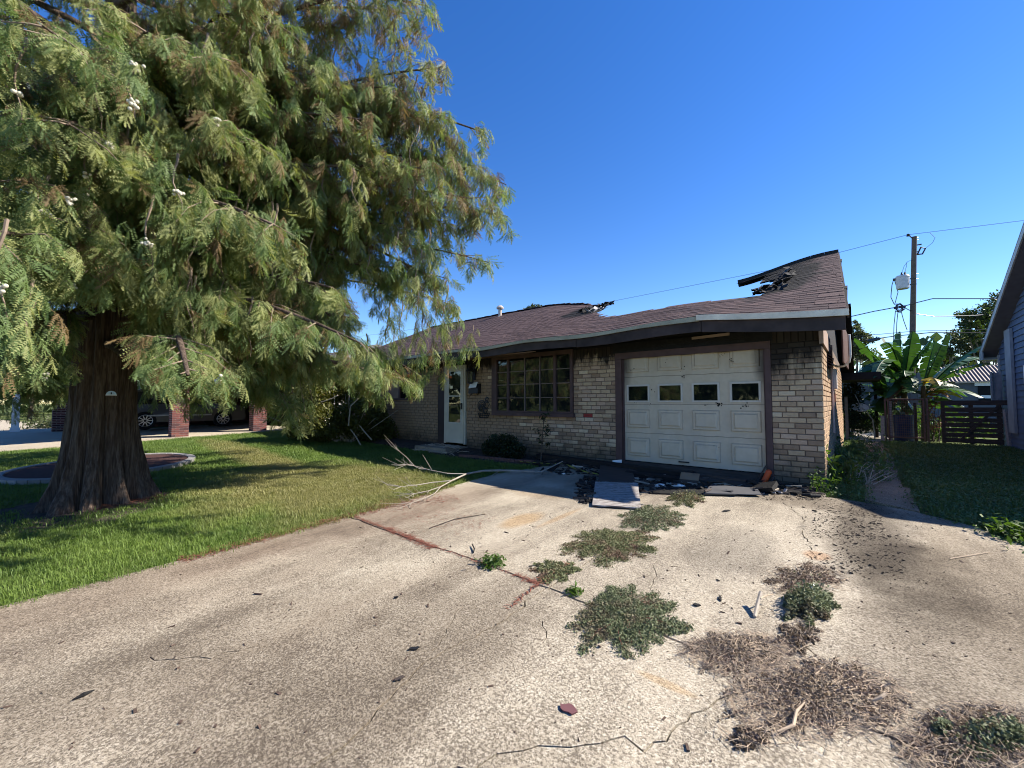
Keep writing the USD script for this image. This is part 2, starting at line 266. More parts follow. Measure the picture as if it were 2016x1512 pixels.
lawn = grid(-60, -5.05, -12, 40, 120, 105, lambda x, y: zg(x, y) - 0.018)
obj("lawn", lawn, M_LAWN, kind="structure")
obj("side_yard_ground", grid(-0.42, 34, 6.0, 60, 60, 70, lambda x, y: zg(x, y) - 0.02), M_LAWND, kind="structure")

# driveway: poured slabs with open joints and cracks cut right through
def jag(pts, amp, step, seed):
    r = np.random.default_rng(seed); out = []
    for a, b in zip(pts[:-1], pts[1:]):
        a, b = np.array(a, float), np.array(b, float); L = np.linalg.norm(b - a); n = max(2, int(L / step)); nn = np.array([-(b - a)[1], (b - a)[0]]) / L
        out += [tuple(a + (b - a) * i / n + nn * (r.normal(0, amp) if i else 0)) for i in range(n)]
    return out + [tuple(pts[-1])]
EDGE_R = [(-0.42, 7.62), (0.02, 7.55), (0.5, 7.36), (0.95, 7.0), (1.2, 6.5), (1.27, 5.8), (1.25, 2.0), (1.3, -8)]
outline = Polygon([(-5.25, -8), (-5.25, 2.8), (-5.36, 3.9), (-5.52, 5.1), (-5.6, 6.2), (-5.3, 7.3), (-4.9, 7.9), (-3.95, 8.1), (-0.42, 8.1)] + EDGE_R)
j_long = LineString(jag([(-2.0, 8.2), (-2.0, 2.83)], 0.004, 0.12, 1)).buffer(0.008)
j_long2 = LineString(jag([(-2.02, 2.83), (-1.97, 2.2), (-2.05, 1.6), (-1.86, 1.0), (-1.95, 0.2), (-1.9, -8)], 0.012, 0.07, 2)).buffer(0.006)
j_cross = LineString(jag([(-6, 2.83), (-3.9, 2.82), (-3.0, 2.86), (-2.0, 2.83), (-1.2, 2.78), (0.0, 2.62), (2, 2.6)], 0.006, 0.1, 3)).buffer(0.011)
cr = lambda p, s, w, a=0.02: LineString(jag(p, a, 0.06, s)).buffer(w, cap_style=2)
cracks = [cr([(-0.85, 6.9), (-0.58, 6.3), (-0.53, 5.7), (-0.4, 5.1), (-0.36, 4.5), (-0.3, 3.9), (-0.25, 2.7)], 4, 0.005), cr([(-1.5, 3.9), (-1.38, 3.5), (-1.28, 3.2)], 5, 0.003), cr([(-0.95, 1.75), (-0.72, 1.95), (-0.62, 2.3), (-0.5, 2.62)], 6, 0.005),
          cr([(-0.95, 1.75), (-1.2, 1.5), (-1.4, 1.2)], 7, 0.004), cr([(-3.45, 0.55), (-3.2, 0.75), (-3.05, 1.0)], 8, 0.0035), cr([(-2.6, 0.4), (-2.75, 0.8), (-2.7, 1.1)], 9, 0.0025), cr([(-2.1, 1.7), (-2.35, 2.2)], 10, 0.0025), cr([(-1.75, 2.4), (-1.6, 2.2)], 11, 0.003)]
drive = thing("driveway", None, None, (-2.0, 2.8, -0.31), kind="structure")
cut = outline.difference(unary_union([j_long, j_long2, j_cross] + cracks))
for pc in sorted(cut.geoms, key=lambda q: -q.area):
    if pc.area > 0.02: obj("slab", MB().plate(pc.simplify(0.0015), -0.1, 0.0), M_DRIVE, drive)
obj("joint_soil", MB().plate(outline.buffer(-0.03), -0.13, -0.028), M_SOIL, drive)
g = MB()
for y0_, y1_, x0_, x1_ in [(7.7, 9.1, 0.03, 0.55), (9.12, 11.0, 0.02, 0.5), (11.03, 13.0, 0.05, 0.55), (13.02, 15.2, 0.06, 0.6), (15.23, 17.3, 0.1, 0.62), (17.33, 19.2, 0.1, 0.68)]:
    g.plate(Polygon([(x0_, y0_), (x1_, y0_ - (0.35 if y0_ < 8 else 0)), (x1_ + 0.03, y1_), (x0_ + 0.02, y1_)]), -0.06, 0.012)
obj("side_path", g, M_PATH, kind="structure")
obj("back_path", MB().plate(sbox(-0.4, 19.3, 0.9, 27.5), -0.05, 0.01), M_PALE, kind="structure")
nd = MB().plate(Polygon([(-18.3, -8), (-18.3, 7.6), (-25.5, 7.6), (-25.5, 2.5), (-60, -2.5), (-60, -6.5), (-25, -4)]), -0.05, 0.03)
obj("neighbour_driveway", nd, M_PALE, kind="structure")
obj("street", MB().plate(Polygon([(-34, -12), (-70, -12), (-70, 40), (-39, 40)]), -0.04, 0.015), M_PALE, kind="structure")
obj("garden_bed", MB().plate(Polygon([(-9.0, 7.2), (-8.2, 7.0), (-5.7, 7.4), (-5.0, 8.0), (-5.0, 8.2), (-15.4, 8.2), (-15.4, 7.3), (-9.8, 7.4)]), -0.05, 0.004), M_SOIL, kind="structure")

# ------------------------------------------------------------------ the burnt brick house
HX0, HX1, HY, HYB = -15.6, -0.43, 8.2, 18.4
house = thing("brick_house", "low buff brick house with fire damaged roof and white garage door", "house", (-0.43, 8.2, -0.15))
OPEN = [(-4.01, -1.13, -1, 2.47), (-7.56, -5.06, 0.86, 2.47), (-9.9, -8.66, -1, 2.47), (-12.85, -11.0, 1.3, 2.3)]
def walled(lo, hi, holes): # rectangles left of a plane after cutting openings
    p = sbox(lo[0], lo[1], hi[0], hi[1])
    for a, b, c, d in holes: p = p.difference(sbox(a, c, b, d))
    return p
def front_slab(poly, y0, y1):
    m = trimesh.creation.extrude_polygon(poly, y1 - y0, engine="earcut"); v = np.array(m.vertices); return v[:, [0, 2, 1]] * [1, 1, 1] + [0, y0, 0], m.faces[:, ::-1].tolist()
mb = MB(); P_ = walled((HX0, -0.3), (HX1 - 0.012, 2.47), [(a, b, max(c, -0.2), d) for a, b, c, d in OPEN])
for q in getattr(P_, "geoms", [P_]): mb.add(*front_slab(q, 8.214, 8.33))
fwall = obj("wall", mb, M_MORTAR, house)
swall = obj("wall", MB().box((HX1 - 0.13, 8.262, -0.3), (HX1 - 0.014, HYB, 2.46)), M_MORTAR, house)
CH, BL = 0.0895, 0.222
def brick(a, b, z0, z1, face, rr):
    """one brick in wall coordinates (a..b along, z0..z1 up); face 'f' looks -y, 's' looks +x"""
    pr = rr.uniform(-0.0025, 0.003); e = 0.005; j = rr.uniform(-0.0018, 0.0018, (4, 2))
    bk = [(a, z0), (b, z0), (b, z1), (a, z1)]; fr = [(a + e, z0 + e), (b - e, z0 + e), (b - e, z1 - e), (a + e, z1 - e)]
    V = [(p[0], p[1], 0.05) for p in bk] + [(p[0] + j[i][0], p[1] + j[i][1], 0.006) for i, p in enumerate(bk)] + [(p[0] + j[i][0], p[1] + j[i][1], 0.0 - pr) for i, p in enumerate(fr)]
    F = [(4, 5, 9, 8), (5, 6, 10, 9), (6, 7, 11, 10), (7, 4, 8, 11), (8, 9, 10, 11), (0, 1, 5, 4), (1, 2, 6, 5), (2, 3, 7, 6), (3, 0, 4, 7)]
    if face == "f": V = [(x, 8.2 + d, z) for x, z, d in V]
    else: V = [(HX1 - d, x, z) for x, z, d in V]; 
    return np.array(V), F
bricks = []; rr = np.random.default_rng(3)
def lay(a0, a1, z, odd, face):
    x = a0
    first = BL * (0.48 if odd else 1.0) + rr.uniform(-0.03, 0.03)
    while x < a1 - 0.03:
        L = first if x == a0 else BL + rr.normal(0, 0.006)
        e = min(a1, x + L)
        if a1 - e < 0.05: e = a1
        bricks.append((x, e, z, z + CH - 0.0125, face)); x = e + 0.012
for k in range(30):
    z = -0.19 + k * CH
    if z > 2.2: break
    sp = sbox(HX0, z + 0.02, HX1, z + 0.05)
    for a, b, c, d in OPEN: sp = sp.difference(sbox(a, c, b, d))
    for q in getattr(sp, "geoms", [sp]): lay(q.bounds[0], q.bounds[2], z, k % 2, "f")
    lay(8.262, HYB, z, k % 2, "s")
ztop = -0.19 + 27 * CH
for a, b in [(-5.06, -4.01), (-1.13, HX1), (-8.66, -7.56), (-11.0, -9.9), (HX0, -12.85)]:
    n = int((b - a) / 0.089)
    for i in range(n): bricks.append((a + (b - a) * i / n, a + (b - a) * (i + 1) / n - 0.012, ztop, ztop + 0.215, "f"))
def size_px(b):
    c = lambda x, z: proj((x, 8.2, z) if b[4] == "f" else (HX1, x, z)); p, q = c(b[0], b[2]), c(b[1], b[3]); return abs(p[0] - q[0]) * abs(p[1] - q[1]) if p[2] > 0 else 0
bricks.sort(key=lambda b: -size_px(b)); reds = False
rest = {"f": MB(), "s": MB()}
for i, b in enumerate(bricks):
    v, f = brick(b[0], b[1], b[2], b[3], b[4], rr)
    red = abs((b[0] + b[1]) / 2 + 4.75) < 0.11 and abs(b[2] - 0.88) < 0.045 and b[4] == "f"
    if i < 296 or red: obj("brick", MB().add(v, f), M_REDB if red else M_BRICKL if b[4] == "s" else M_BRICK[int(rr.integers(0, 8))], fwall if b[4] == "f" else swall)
    else: rest[b[4]].add(v, f)
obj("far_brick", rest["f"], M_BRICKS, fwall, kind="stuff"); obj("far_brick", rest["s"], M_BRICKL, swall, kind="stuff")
# inner shell, charred
sh = MB().box((HX0, HYB - 0.12, -0.3), (HX1 - 0.14, HYB, 2.46)).box((HX0, 8.335, -0.3), (HX0 + 0.12, HYB - 0.13, 2.46)).box((HX0 + 0.13, 8.34, -0.25), (HX1 - 0.14, HYB - 0.13, -0.17)).box((HX0 + 0.13, 8.34, 2.48), (HX1 - 0.14, HYB - 0.13, 2.52)).box((-4.4, 8.5, -0.17), (-4.32, 18.0, 2.47)).box((-9.9, 11.5, -0.17), (-4.45, 11.6, 2.47))
obj("charred_inner_wall", sh, M_CHAR, house)
gm = MB().add([(HX1 - 0.1, 8.25, 2.53), (HX1 - 0.1, 18.3, 2.53), (HX1 - 0.1, 12.6, 4.7), (HX1 - 0.04, 8.25, 2.53), (HX1 - 0.04, 18.3, 2.53), (HX1 - 0.04, 12.6, 4.7)], [(0, 1, 2), (5, 4, 3), (0, 3, 4, 1), (1, 4, 5, 2), (2, 5, 3, 0)])
obj("gable_wall", gm, M_CHAR, house)
gm = MB().add([(HX0, 8.25, 2.48), (HX0, 18.3, 2.48), (HX0, 12.6, 4.7), (HX0 + 0.06, 8.25, 2.48), (HX0 + 0.06, 18.3, 2.48), (HX0 + 0.06, 12.6, 4.7)], [(0, 1, 2), (5, 4, 3), (0, 3, 4, 1), (1, 4, 5, 2), (2, 5, 3, 0)])
obj("gable_wall", gm, M_FRZ, house)
# roof
Z0X, Z0 = [-16, -8.4, -4.0, -2.1, -0.9, 0.1], [2.63, 2.66, 2.68, 2.71, 2.62, 2.52]
def droop(x): return -0.33 * smooth((-x - 0.25) / 2.3) * smooth((x + 9.0) / 3.0)
def rp(x, v, h=0.0):
    z0 = np.interp(x, Z0X, Z0); z = z0 + (4.86 - 2.66 + (2.66 - z0)) * v + droop(x) * v * (0.35 + 0.65 * v) + 0.02 * math.sin(x * 1.9 + 4 * v) * (1 if x > -7.5 else 0.3)
    return np.array([x, 7.56 + 5.04 * v - h * 0.4, z + h * 0.92])
ROOF = Polygon([(-15.9, -0.005), (-0.09, -0.005), (-0.28, 1.0), (-2.42, 1.0), (-2.35, 0.95), (-1.75, 0.93), (-1.5, 0.80), (-1.72, 0.70), (-1.28, 0.60), (-1.42, 0.43), (-1.33, 0.33), (-1.57, 0.285), (-1.9, 0.288), (-2.62, 0.318), (-3.35, 0.302), (-4.25, 0.325), (-4.95, 0.36), (-5.3, 0.45), (-5.55, 0.52), (-5.85, 0.62), (-6.0, 0.78), (-6.5, 0.86), (-6.75, 0.95), (-7.0, 1.0), (-15.9, 1.0)])
def deck(keep, f3, nx, nv, x0, x1, th):
    m = MB(); K = np.zeros((nx, nv), bool); xs = np.linspace(x0, x1, nx + 1); vs = np.linspace(0, 1, nv + 1)
    for i in range(nx):
        for j in range(nv): K[i, j] = keep((xs[i] + xs[i + 1]) / 2, (vs[j] + vs[j + 1]) / 2)
    top = np.array([[f3(a, b, 0) for b in vs] for a in xs]); bot = np.array([[f3(a, b, -th) for b in vs] for a in xs]); Q = []
    for i, j in zip(*np.nonzero(K)):
        Q.append([top[i, j], top[i + 1, j], top[i + 1, j + 1], top[i, j + 1]]); Q.append([bot[i, j], bot[i, j + 1], bot[i + 1, j + 1], bot[i + 1, j]])
        for di, dj, e in ((-1, 0, ((i, j), (i, j + 1))), (1, 0, ((i + 1, j), (i + 1, j + 1))), (0, -1, ((i, j), (i + 1, j))), (0, 1, ((i, j + 1), (i + 1, j + 1)))):
            a, b = i + di, j + dj
            if not (0 <= a < nx and 0 <= b < nv and K[a, b]): Q.append([top[e[0]], top[e[1]], bot[e[1]], bot[e[0]]])
    return m.quads(np.array(Q))
nz = lambda x, v: meshkit.noise(np.array([x * 5, v * 30, 0.5]), 4) - 0.5
def xr(v): return -0.09 - 0.19 * v
roof = obj("roof", deck(lambda x, v: x < xr(v) and ROOF.contains(Point(x + 0.12 * nz(x, v), v + 0.03 * nz(x + 9, v))), rp, 150, 56, -15.9, -0.09, 0.035), M_BLACK, house)
back = lambda x, v, h=0.0: np.array([x, 12.62 + 6.1 * (1 - v), 2.2 + 2.64 * v + droop(x) * v + h])
obj("roof", deck(lambda x, v: x < -7.1 or (x > -1.25 + 0.1 * nz(x, v) and x < xr(v)), back, 60, 12, -15.9, -0.09, 0.035), M_BLACK, house, label="rear roof slope behind the burnt hole")
rows = []; rs = np.random.default_rng(12); dv = 0.0262
for i in range(38):
    v = i * dv; x = -15.9 + rs.uniform(0, 0.3)
    while x < xr(v) - 0.02:
        w = rs.uniform(0.26, 0.36); x1 = min(x + w, xr(v))
        if ROOF.contains(Point((x + x1) / 2 + 0.1 * nz(x, v), v + 0.018 + 0.02 * nz(x + 7, v))): rows.append((x, x1 - 0.006, v, min(1.0, v + 0.045), rs.uniform(0.006, 0.013), rs.uniform(-0.02, 0.02)))
        x = x1
def shingle(s):
    a, b, v0, v1, h, t = s; t *= 0.15
    P = [rp(a, v0 + t, 0.001), rp(b, v0 + t, 0.001), rp(b, v1, 0.001), rp(a, v1, 0.001), rp(a, v0 + t, h + 0.006), rp(b, v0 + t, h + 0.006), rp(b, v1, 0.004), rp(a, v1, 0.004)]
    return np.array(P)
def spx(s):
    p, q = proj(rp(s[0], s[2])), proj(rp(s[1], s[2] + dv)); return abs(p[0] - q[0]) * abs(p[1] - q[1])
rows.sort(key=lambda s: -spx(s)); rest = MB()
for i, s in enumerate(rows):
    if i < 298: obj("shingle", MB().add(shingle(s), MB.BF), M_SHING[int(rs.integers(0, 4))], roof)
    else: rest.add(shingle(s), MB.BF)
obj("far_shingle", rest, M_SHINGS, roof, kind="stuff")
caps = MB()
for i in range(int(8.9 / 0.2)):
    x = -15.8 + i * 0.2 + 0.03 * math.sin(i); p = rp(x, 1.0); caps.obox(p + [0, 0, 0.012], (0.26, 0.22, 0.02), Rot.from_euler("yx", [2, rs.uniform(-6, 6)], degrees=True))
obj("ridge_cap", caps, M_SHINGS, roof)
rb = MB(); xs = np.linspace(-2.45, -0.27, 9)
for a, b in zip(xs[:-1], xs[1:]): rb.beam(rp(a, 1.0) - [0, 0.0, 0.02], rp(b, 1.0) - [0, 0.0, 0.02], 0.12, 0.17)
obj("ridge_board", rb, M_CHAR, roof)
# torn burnt layers at the two edges of the hole
def torn(seed, cx, cv, n, sx, sv, size):
    r = np.random.default_rng(seed); m = MB()
    for _ in range(n):
        x, v = cx + r.uniform(-sx, sx), cv + r.uniform(-sv, sv); p = rp(x, v, r.uniform(0.0, 0.09)); ex = r.uniform(-35, 35, 3); ex[2] = r.uniform(-60, 60)
        m.obox(p, (size * r.uniform(0.4, 1.1), size * r.uniform(0.3, 0.8), 0.012), Rot.from_euler("xyz", [24 + ex[0], ex[1], ex[2]], degrees=True))
    return m
obj("torn_underlay", torn(4, -6.3, 0.8, 40, 0.2, 0.16, 0.24), M_CHAR, roof, label="black curled layers at the torn edge of the roof")
obj("torn_flashing", torn(5, -6.1, 0.70, 9, 0.14, 0.08, 0.24), flat("scorched_foil", (0.34, 0.32, 0.31), 0.5, 0.5, 9), roof)
obj("torn_underlay", torn(6, -1.12, 0.56, 22, 0.08, 0.22, 0.2), M_CHAR, roof, label="black curled layers beside the hole near the gable")
sr = MB()
sr.beam(rp(-1.5, 0.2, -0.12), rp(-1.48, 0.33, -0.1), 0.045, 0.12)
obj("torn_underlay", torn(7, -1.42, 0.37, 16, 0.13, 0.05, 0.17), M_CHAR, roof, label="small black torn lumps at the low edge of the hole"); obj("burnt_rafter", sr, M_CHAR, roof)
def ribbon(xs, f0, f1, y, th):
    m = MB()
    for a, b in zip(xs[:-1], xs[1:]): m.add([(a, y, f0(a)), (b, y, f0(b)), (b, y + th, f0(b)), (a, y + th, f0(a)), (a, y, f1(a)), (b, y, f1(b)), (b, y + th, f1(b)), (a, y + th, f1(a))], MB.BF)
    return m
ez = lambda x: rp(x, 0.0)[2]
obj("drip_edge", ribbon(np.linspace(-15.9, -2.1, 40), lambda x: ez(x) - 0.075 - 0.012 * math.sin(x * 2.3), lambda x: ez(x) - 0.002, 7.525, 0.03), M_DRIP, house)
obj("drip_edge", ribbon(np.linspace(-2.13, -0.07, 14), lambda x: ez(x) - 0.075, lambda x: ez(x) + 0.02, 7.495, 0.026), M_DRIP2, house, label="paler newer strip of drip edge over the garage")
obj("fascia", ribbon(np.linspace(-15.9, -4.6, 30), lambda x: ez(x) - 0.255, lambda x: ez(x) - 0.05, 7.56, 0.03), M_FASC, house)
obj("fascia", ribbon(np.linspace(-4.59, -2.06, 8), lambda x: ez(x) - 0.265, lambda x: ez(x) - 0.05, 7.557, 0.03), M_FASC, house)
obj("fascia", ribbon(np.linspace(-2.05, -0.11, 8), lambda x: ez(x) - 0.275, lambda x: ez(x) - 0.05, 7.545, 0.03), M_FASC, house)
rk = MB(); vs = np.linspace(0, 1, 9)
for a, b in zip(vs[:-1], vs[1:]): rk.beam(rp(xr(a) + 0.012, a, -0.055), rp(xr(b) + 0.012, b, -0.055), 0.022, 0.1)
obj("rake_board", rk, M_FASC, house)
obj("rake_soffit", deck(lambda x, v: True, lambda x, v, h=0.0: rp(xr(v) - 0.03 - 0.26 * x, v, -0.075 + h), 3, 20, 0.0, 1.0, 0.015), M_CHAR, house)
obj("soffit", MB().add([(-15.8, 7.6, 2.40), (-5.7, 7.6, 2.40), (-6.6, 8.19, 2.44), (-15.8, 8.19, 2.44), (-15.8, 7.6, 2.415), (-5.7, 7.6, 2.415), (-6.6, 8.19, 2.455), (-15.8, 8.19, 2.455)], MB.BF), M_SOFF, house)
for i, x in enumerate([-0.75, -1.35, -1.95, -2.55, -3.15, -3.75, -4.35, -4.95, -5.55]):
    obj("rafter_tail", MB().beam((x, 7.585, ez(x) - 0.16), (x, 8.5, ez(x) + 0.26), 0.045, 0.13), M_RAFT if i in (4, 5, 6) else M_CHAR, house)
obj("top_plate", MB().box((-5.1, 8.235, 2.48), (HX1 - 0.02, 8.33, 2.73)), M_CHAR, house)
hb = MB().box((-4.05, 8.185, 2.275), (-1.1, 8.24, 2.48)).box((-3.0, 8.165, 2.36), (-1.5, 8.184, 2.47))
obj("burnt_header", hb, M_CHAR, house)
obj("header_splinter", MB().beam((-2.4, 8.16, 2.44), (-1.75, 8.155, 2.455), 0.02, 0.05), M_FRZ, house)
# garage door
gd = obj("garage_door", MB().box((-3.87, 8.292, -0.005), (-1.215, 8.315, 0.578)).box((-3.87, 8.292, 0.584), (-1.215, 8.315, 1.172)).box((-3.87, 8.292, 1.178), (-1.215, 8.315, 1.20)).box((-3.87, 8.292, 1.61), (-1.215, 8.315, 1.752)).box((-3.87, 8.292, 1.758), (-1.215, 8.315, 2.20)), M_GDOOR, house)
wx = [(-3.87 + 0.66375 * i + 0.09, -3.87 + 0.66375 * (i + 1) - 0.09) for i in range(4)]
st = MB(); ed = [-3.87] + [e for a, b in wx for e in (a, b)] + [-1.215]
for a, b in zip(ed[0::2], ed[1::2]): obj("door_stile", MB().box((a, 8.292, 1.20), (b, 8.315, 1.61)), M_GDOOR, gd)
def frus(m, x0, x1, z0, z1, y0, y1, b):
    return m.add([(x0, y0, z0), (x1, y0, z0), (x1, y0, z1), (x0, y0, z1), (x0 + b, y1, z0 + b), (x1 - b, y1, z0 + b), (x1 - b, y1, z1 - b), (x0 + b, y1, z1 - b)], [(0, 1, 5, 4), (1, 2, 6, 5), (2, 3, 7, 6), (3, 0, 4, 7), (4, 5, 6, 7)])
for z0, z1 in [(0.10, 0.48), (0.69, 1.07), (1.85, 2.25)]:
    for a, b in wx:
        m = frus(MB(), a, b, z0, z1, 8.2915, 8.268, 0.016); m = frus(m, a + 0.05, b - 0.05, z0 + 0.05, z1 - 0.05, 8.2675, 8.248, 0.024); obj("panel", m, M_GDOOR, gd)
for a, b in wx:
    fr = MB(); z0, z1 = 1.25, 1.56
    for lo, hi in [((a - 0.005, z0 - 0.03), (b + 0.005, z0 + 0.004)), ((a - 0.005, z1 - 0.004), (b + 0.005, z1 + 0.03)), ((a - 0.005, z0 + 0.005), (a + 0.03, z1 - 0.005)), ((b - 0.03, z0 + 0.005), (b + 0.005, z1 - 0.005))]: fr.box((lo[0], 8.272, lo[1]), (hi[0], 8.30, hi[1]))
    obj("window_frame", fr, M_WFRAME, gd); obj("window_pane", MB().box((a + 0.028, 8.295, z0), (b - 0.028, 8.299, z1)), M_GLASS2, gd)
    [obj("door_rail", MB().box((a, 8.292, q0), (b, 8.315, q1)), M_GDOOR, gd) for q0, q1 in ((1.2005, z0 - 0.031), (z1 + 0.031, 1.6095))]
sp = MB(); r2 = np.random.default_rng(8)
for cx, cz, n, s in [(-3.62, 1.93, 5, 0.012), (-2.62, 1.88, 4, 0.012), (-2.6, 1.72, 4, 0.018), (-1.93, 2.1, 6, 0.01), (-1.75, 2.0, 4, 0.014), (-2.9, 2.04, 2, 0.01), (-2.0, 1.19, 9, 0.018), (-2.2, 1.17, 4, 0.012), (-1.55, 1.18, 8, 0.014), (-3.3, 1.18, 3, 0.01), (-2.05, 0.42, 3, 0.008), (-3.6, 1.23, 3, 0.012), (-3.24, 1.45, 3, 0.012)]:
    for _ in range(n): sp.obox((cx + r2.normal(0, 0.03), 8.246 if cz > 1.85 or cz < 1.1 else 8.288, cz + r2.normal(0, 0.025)), (s * r2.uniform(0.5, 2), 0.004, s * r2.uniform(0.5, 1.6)), Rot.from_euler("y", r2.uniform(0, 180), degrees=True))
obj("burn_chip", sp, M_CHAR, gd, kind="stuff")
obj("door_handle", MB().box((-2.72, 8.24, 0.05), (-2.52, 8.262, 0.075)).box((-2.70, 8.25, 0.055), (-2.68, 8.292, 0.07)).box((-2.56, 8.25, 0.055), (-2.54, 8.292, 0.07)), M_IRON, gd)
fr = MB().box((-4.008, 8.19, -0.14), (-3.865, 8.34, 2.145)).box((-1.222, 8.19, -0.14), (-1.133, 8.34, 2.145)).box((-4.008, 8.187, 2.148), (-1.133, 8.34, 2.274)).box((-3.863, 8.25, -0.1), (-3.84, 8.289, 2.14)).box((-1.25, 8.25, -0.1), (-1.224, 8.289, 2.14))
obj("garage_frame", fr, M_TRIM, house)
obj("garage_sill", MB().box((-4.0, 8.11, -0.2), (-1.14, 8.33, -0.02)), M_DARKW, house)
# front door
fd = obj("door", MB().box((-9.5, 8.15, 0.03), (-8.75, 8.18, 0.60)).box((-9.5, 8.15, 0.60), (-9.41, 8.18, 2.22)).box((-8.84, 8.15, 0.60), (-8.75, 8.18, 2.22)).box((-9.41, 8.15, 2.13), (-8.84, 8.18, 2.22)).box((-9.41, 8.148, 1.385), (-8.84, 8.18, 1.425)), M_DOOR, house)
obj("door_frame", MB().box((-9.60, 8.16, 0.0), (-9.505, 8.25, 2.31)).box((-8.745, 8.16, 0.0), (-8.67, 8.25, 2.31)).box((-9.505, 8.16, 2.225), (-8.745, 8.25, 2.31)), M_DOOR, fd)
obj("glass_bead", MB().box((-9.41, 8.145, 0.60), (-8.84, 8.165, 0.635)).box((-9.41, 8.145, 0.636), (-9.385, 8.165, 2.13)).box((-8.865, 8.145, 0.636), (-8.84, 8.165, 2.13)), M_WFRAME, fd)
for z0, z1 in ((0.637, 1.383), (1.427, 2.128)): obj("glass_pane", MB().box((-9.384, 8.16, z0), (-8.866, 8.164, z1)), M_GLASS, fd)
obj("handle", MB().box((-8.82, 8.115, 1.02), (-8.79, 8.149, 1.2)).beam((-8.805, 8.11, 1.15), (-8.87, 8.105, 1.15), 0.015, 0.02), M_IRON, fd)
obj("door_side_panel", MB().box((-9.9, 8.17, -0.1), (-9.61, 8.26, 2.46)), flat("dark_brown_panel", (0.035, 0.022, 0.02), 0.6), house)
obj("door_head_panel", MB().box((-9.6, 8.19, 2.315), (-8.66, 8.26, 2.46)), M_CHAR, house)
obj("inner_door", MB().box((-9.58, 8.27, 0.0), (-8.68, 8.31, 2.3)), flat("inner_door_black", (0.012, 0.012, 0.013), 0.5, 0.3), house)
# picture window
XS = [-7.50, -7.06, -6.51, -6.03, -5.575, -5.10]; ZS = [0.99, 1.335, 1.68, 2.02, 2.36]
pw = obj("picture_window", MB().box((-7.556, 8.16, 0.96), (-7.46, 8.26, 2.46)).box((-5.14, 8.16, 0.96), (-5.064, 8.26, 2.46)).box((-7.46, 8.16, 2.36), (-5.14, 8.26, 2.46)).box((-7.46, 8.16, 0.96), (-5.14, 8.26, 1.0)).box((-7.09, 8.165, 1.0), (-7.03, 8.255, 2.36)).box((-5.61, 8.165, 1.0), (-5.54, 8.255, 2.36)), M_TRIM, house)
for i in range(5):
    for j in range(4):
        obj("pane", MB().box((XS[i] + 0.012, 8.208, ZS[j] + 0.008), (XS[i + 1] - 0.012, 8.211, ZS[j + 1] - 0.008)), M_GLASS, pw)
    mu = MB()
    for j in (1, 2, 3): mu.box((XS[i] + 0.03, 8.19, ZS[j] - 0.009), (XS[i + 1] - 0.03, 8.226, ZS[j] + 0.009))
    if i in (1, 2): mu.box((XS[i + 1] - 0.012, 8.185, 1.0), (XS[i + 1] + 0.012, 8.23, 2.36))
    obj("muntin", mu, flat(f"muntin_paint_{i:03d}", (0.16, 0.12, 0.105), 0.5), pw)
obj("window_backing", MB().box((-7.5, 8.6, 0.9), (-5.1, 8.62, 2.46)), M_BLACK, house)
obj("window_sill", MB().box((-7.6, 8.12, 0.87), (-5.02, 8.25, 0.957)), M_TRIM, house)
obj("window_side_trim", MB().box((-7.66, 8.182, 0.95), (-7.562, 8.22, 2.45)), M_TRIM, house)
sw = obj("small_window", MB().box((-12.85, 8.17, 1.3), (-11.0, 8.25, 1.36)).box((-12.85, 8.17, 2.24), (-11.0, 8.25, 2.3)).box((-11.06, 8.17, 1.36), (-11.0, 8.25, 2.24)).box((-12.0, 8.17, 1.36), (-11.92, 8.25, 2.24)).box((-12.85, 8.17, 1.36), (-12.8, 8.25, 2.24)), M_TRIM, house)
obj("pane", MB().box((-11.92, 8.21, 1.36), (-11.06, 8.213, 2.24)), M_GLASS, sw); obj("boarded_half", MB().box((-12.8, 8.195, 1.36), (-12.0, 8.215, 2.24)), M_FRZ, sw)
# gable side details
obj("frieze_board", MB().box((HX1 - 0.03, 8.17, 2.16), (HX1 + 0.03, 10.3, 2.47)), M_FRZ, house)
lv = MB().box((HX1 - 0.01, 9.55, 1.86), (HX1 + 0.012, 10.25, 2.13))
for k in range(5): lv.obox((HX1 + 0.035, 9.9, 1.9 + 0.05 * k), (0.07, 0.72, 0.008), Rot.from_euler("y", 35, degrees=True))
obj("louvre_vent", lv, M_TRIM, house)
obj("hanging_soffit", MB().beam((-0.2, 9.7, 2.35), (-0.16, 11.9, 2.35), 0.02, 0.78), flat("bare_brown_board", (0.075, 0.035, 0.024), 0.7, 0.3, 2), house)
obj("conduit", MB().tube([(-0.40, 10.6, 0.6), (-0.40, 10.6, 2.0), (-0.38, 10.58, 2.12)], 0.022, 8).tube([(-0.40, 10.7, 0.9), (-0.40, 10.7, 2.4)], 0.016, 8), flat("old_conduit_paint", (0.5, 0.36, 0.32), 0.5), house)
obj("service_pipe", MB().tube([(-0.4, 10.45, 1.98), (-0.3, 10.4, 1.93), (-0.2, 10.3, 1.93), (-0.12, 10.2, 2.0), (-0.10, 10.1, 2.12), (-0.10, 10.0, 2.5)], 0.022, 9), M_WHITE, house)
obj("meter_box", MB().box((HX1, 10.6, 1.5), (HX1 + 0.1, 10.95, 1.9)), flat("meter_grey", (0.42, 0.40, 0.40), 0.5), house)
obj("outlet_box", MB().box((HX1, 10.7, 1.22), (HX1 + 0.07, 10.9, 1.4)), flat("rusty_box", (0.22, 0.09, 0.06), 0.6), house)
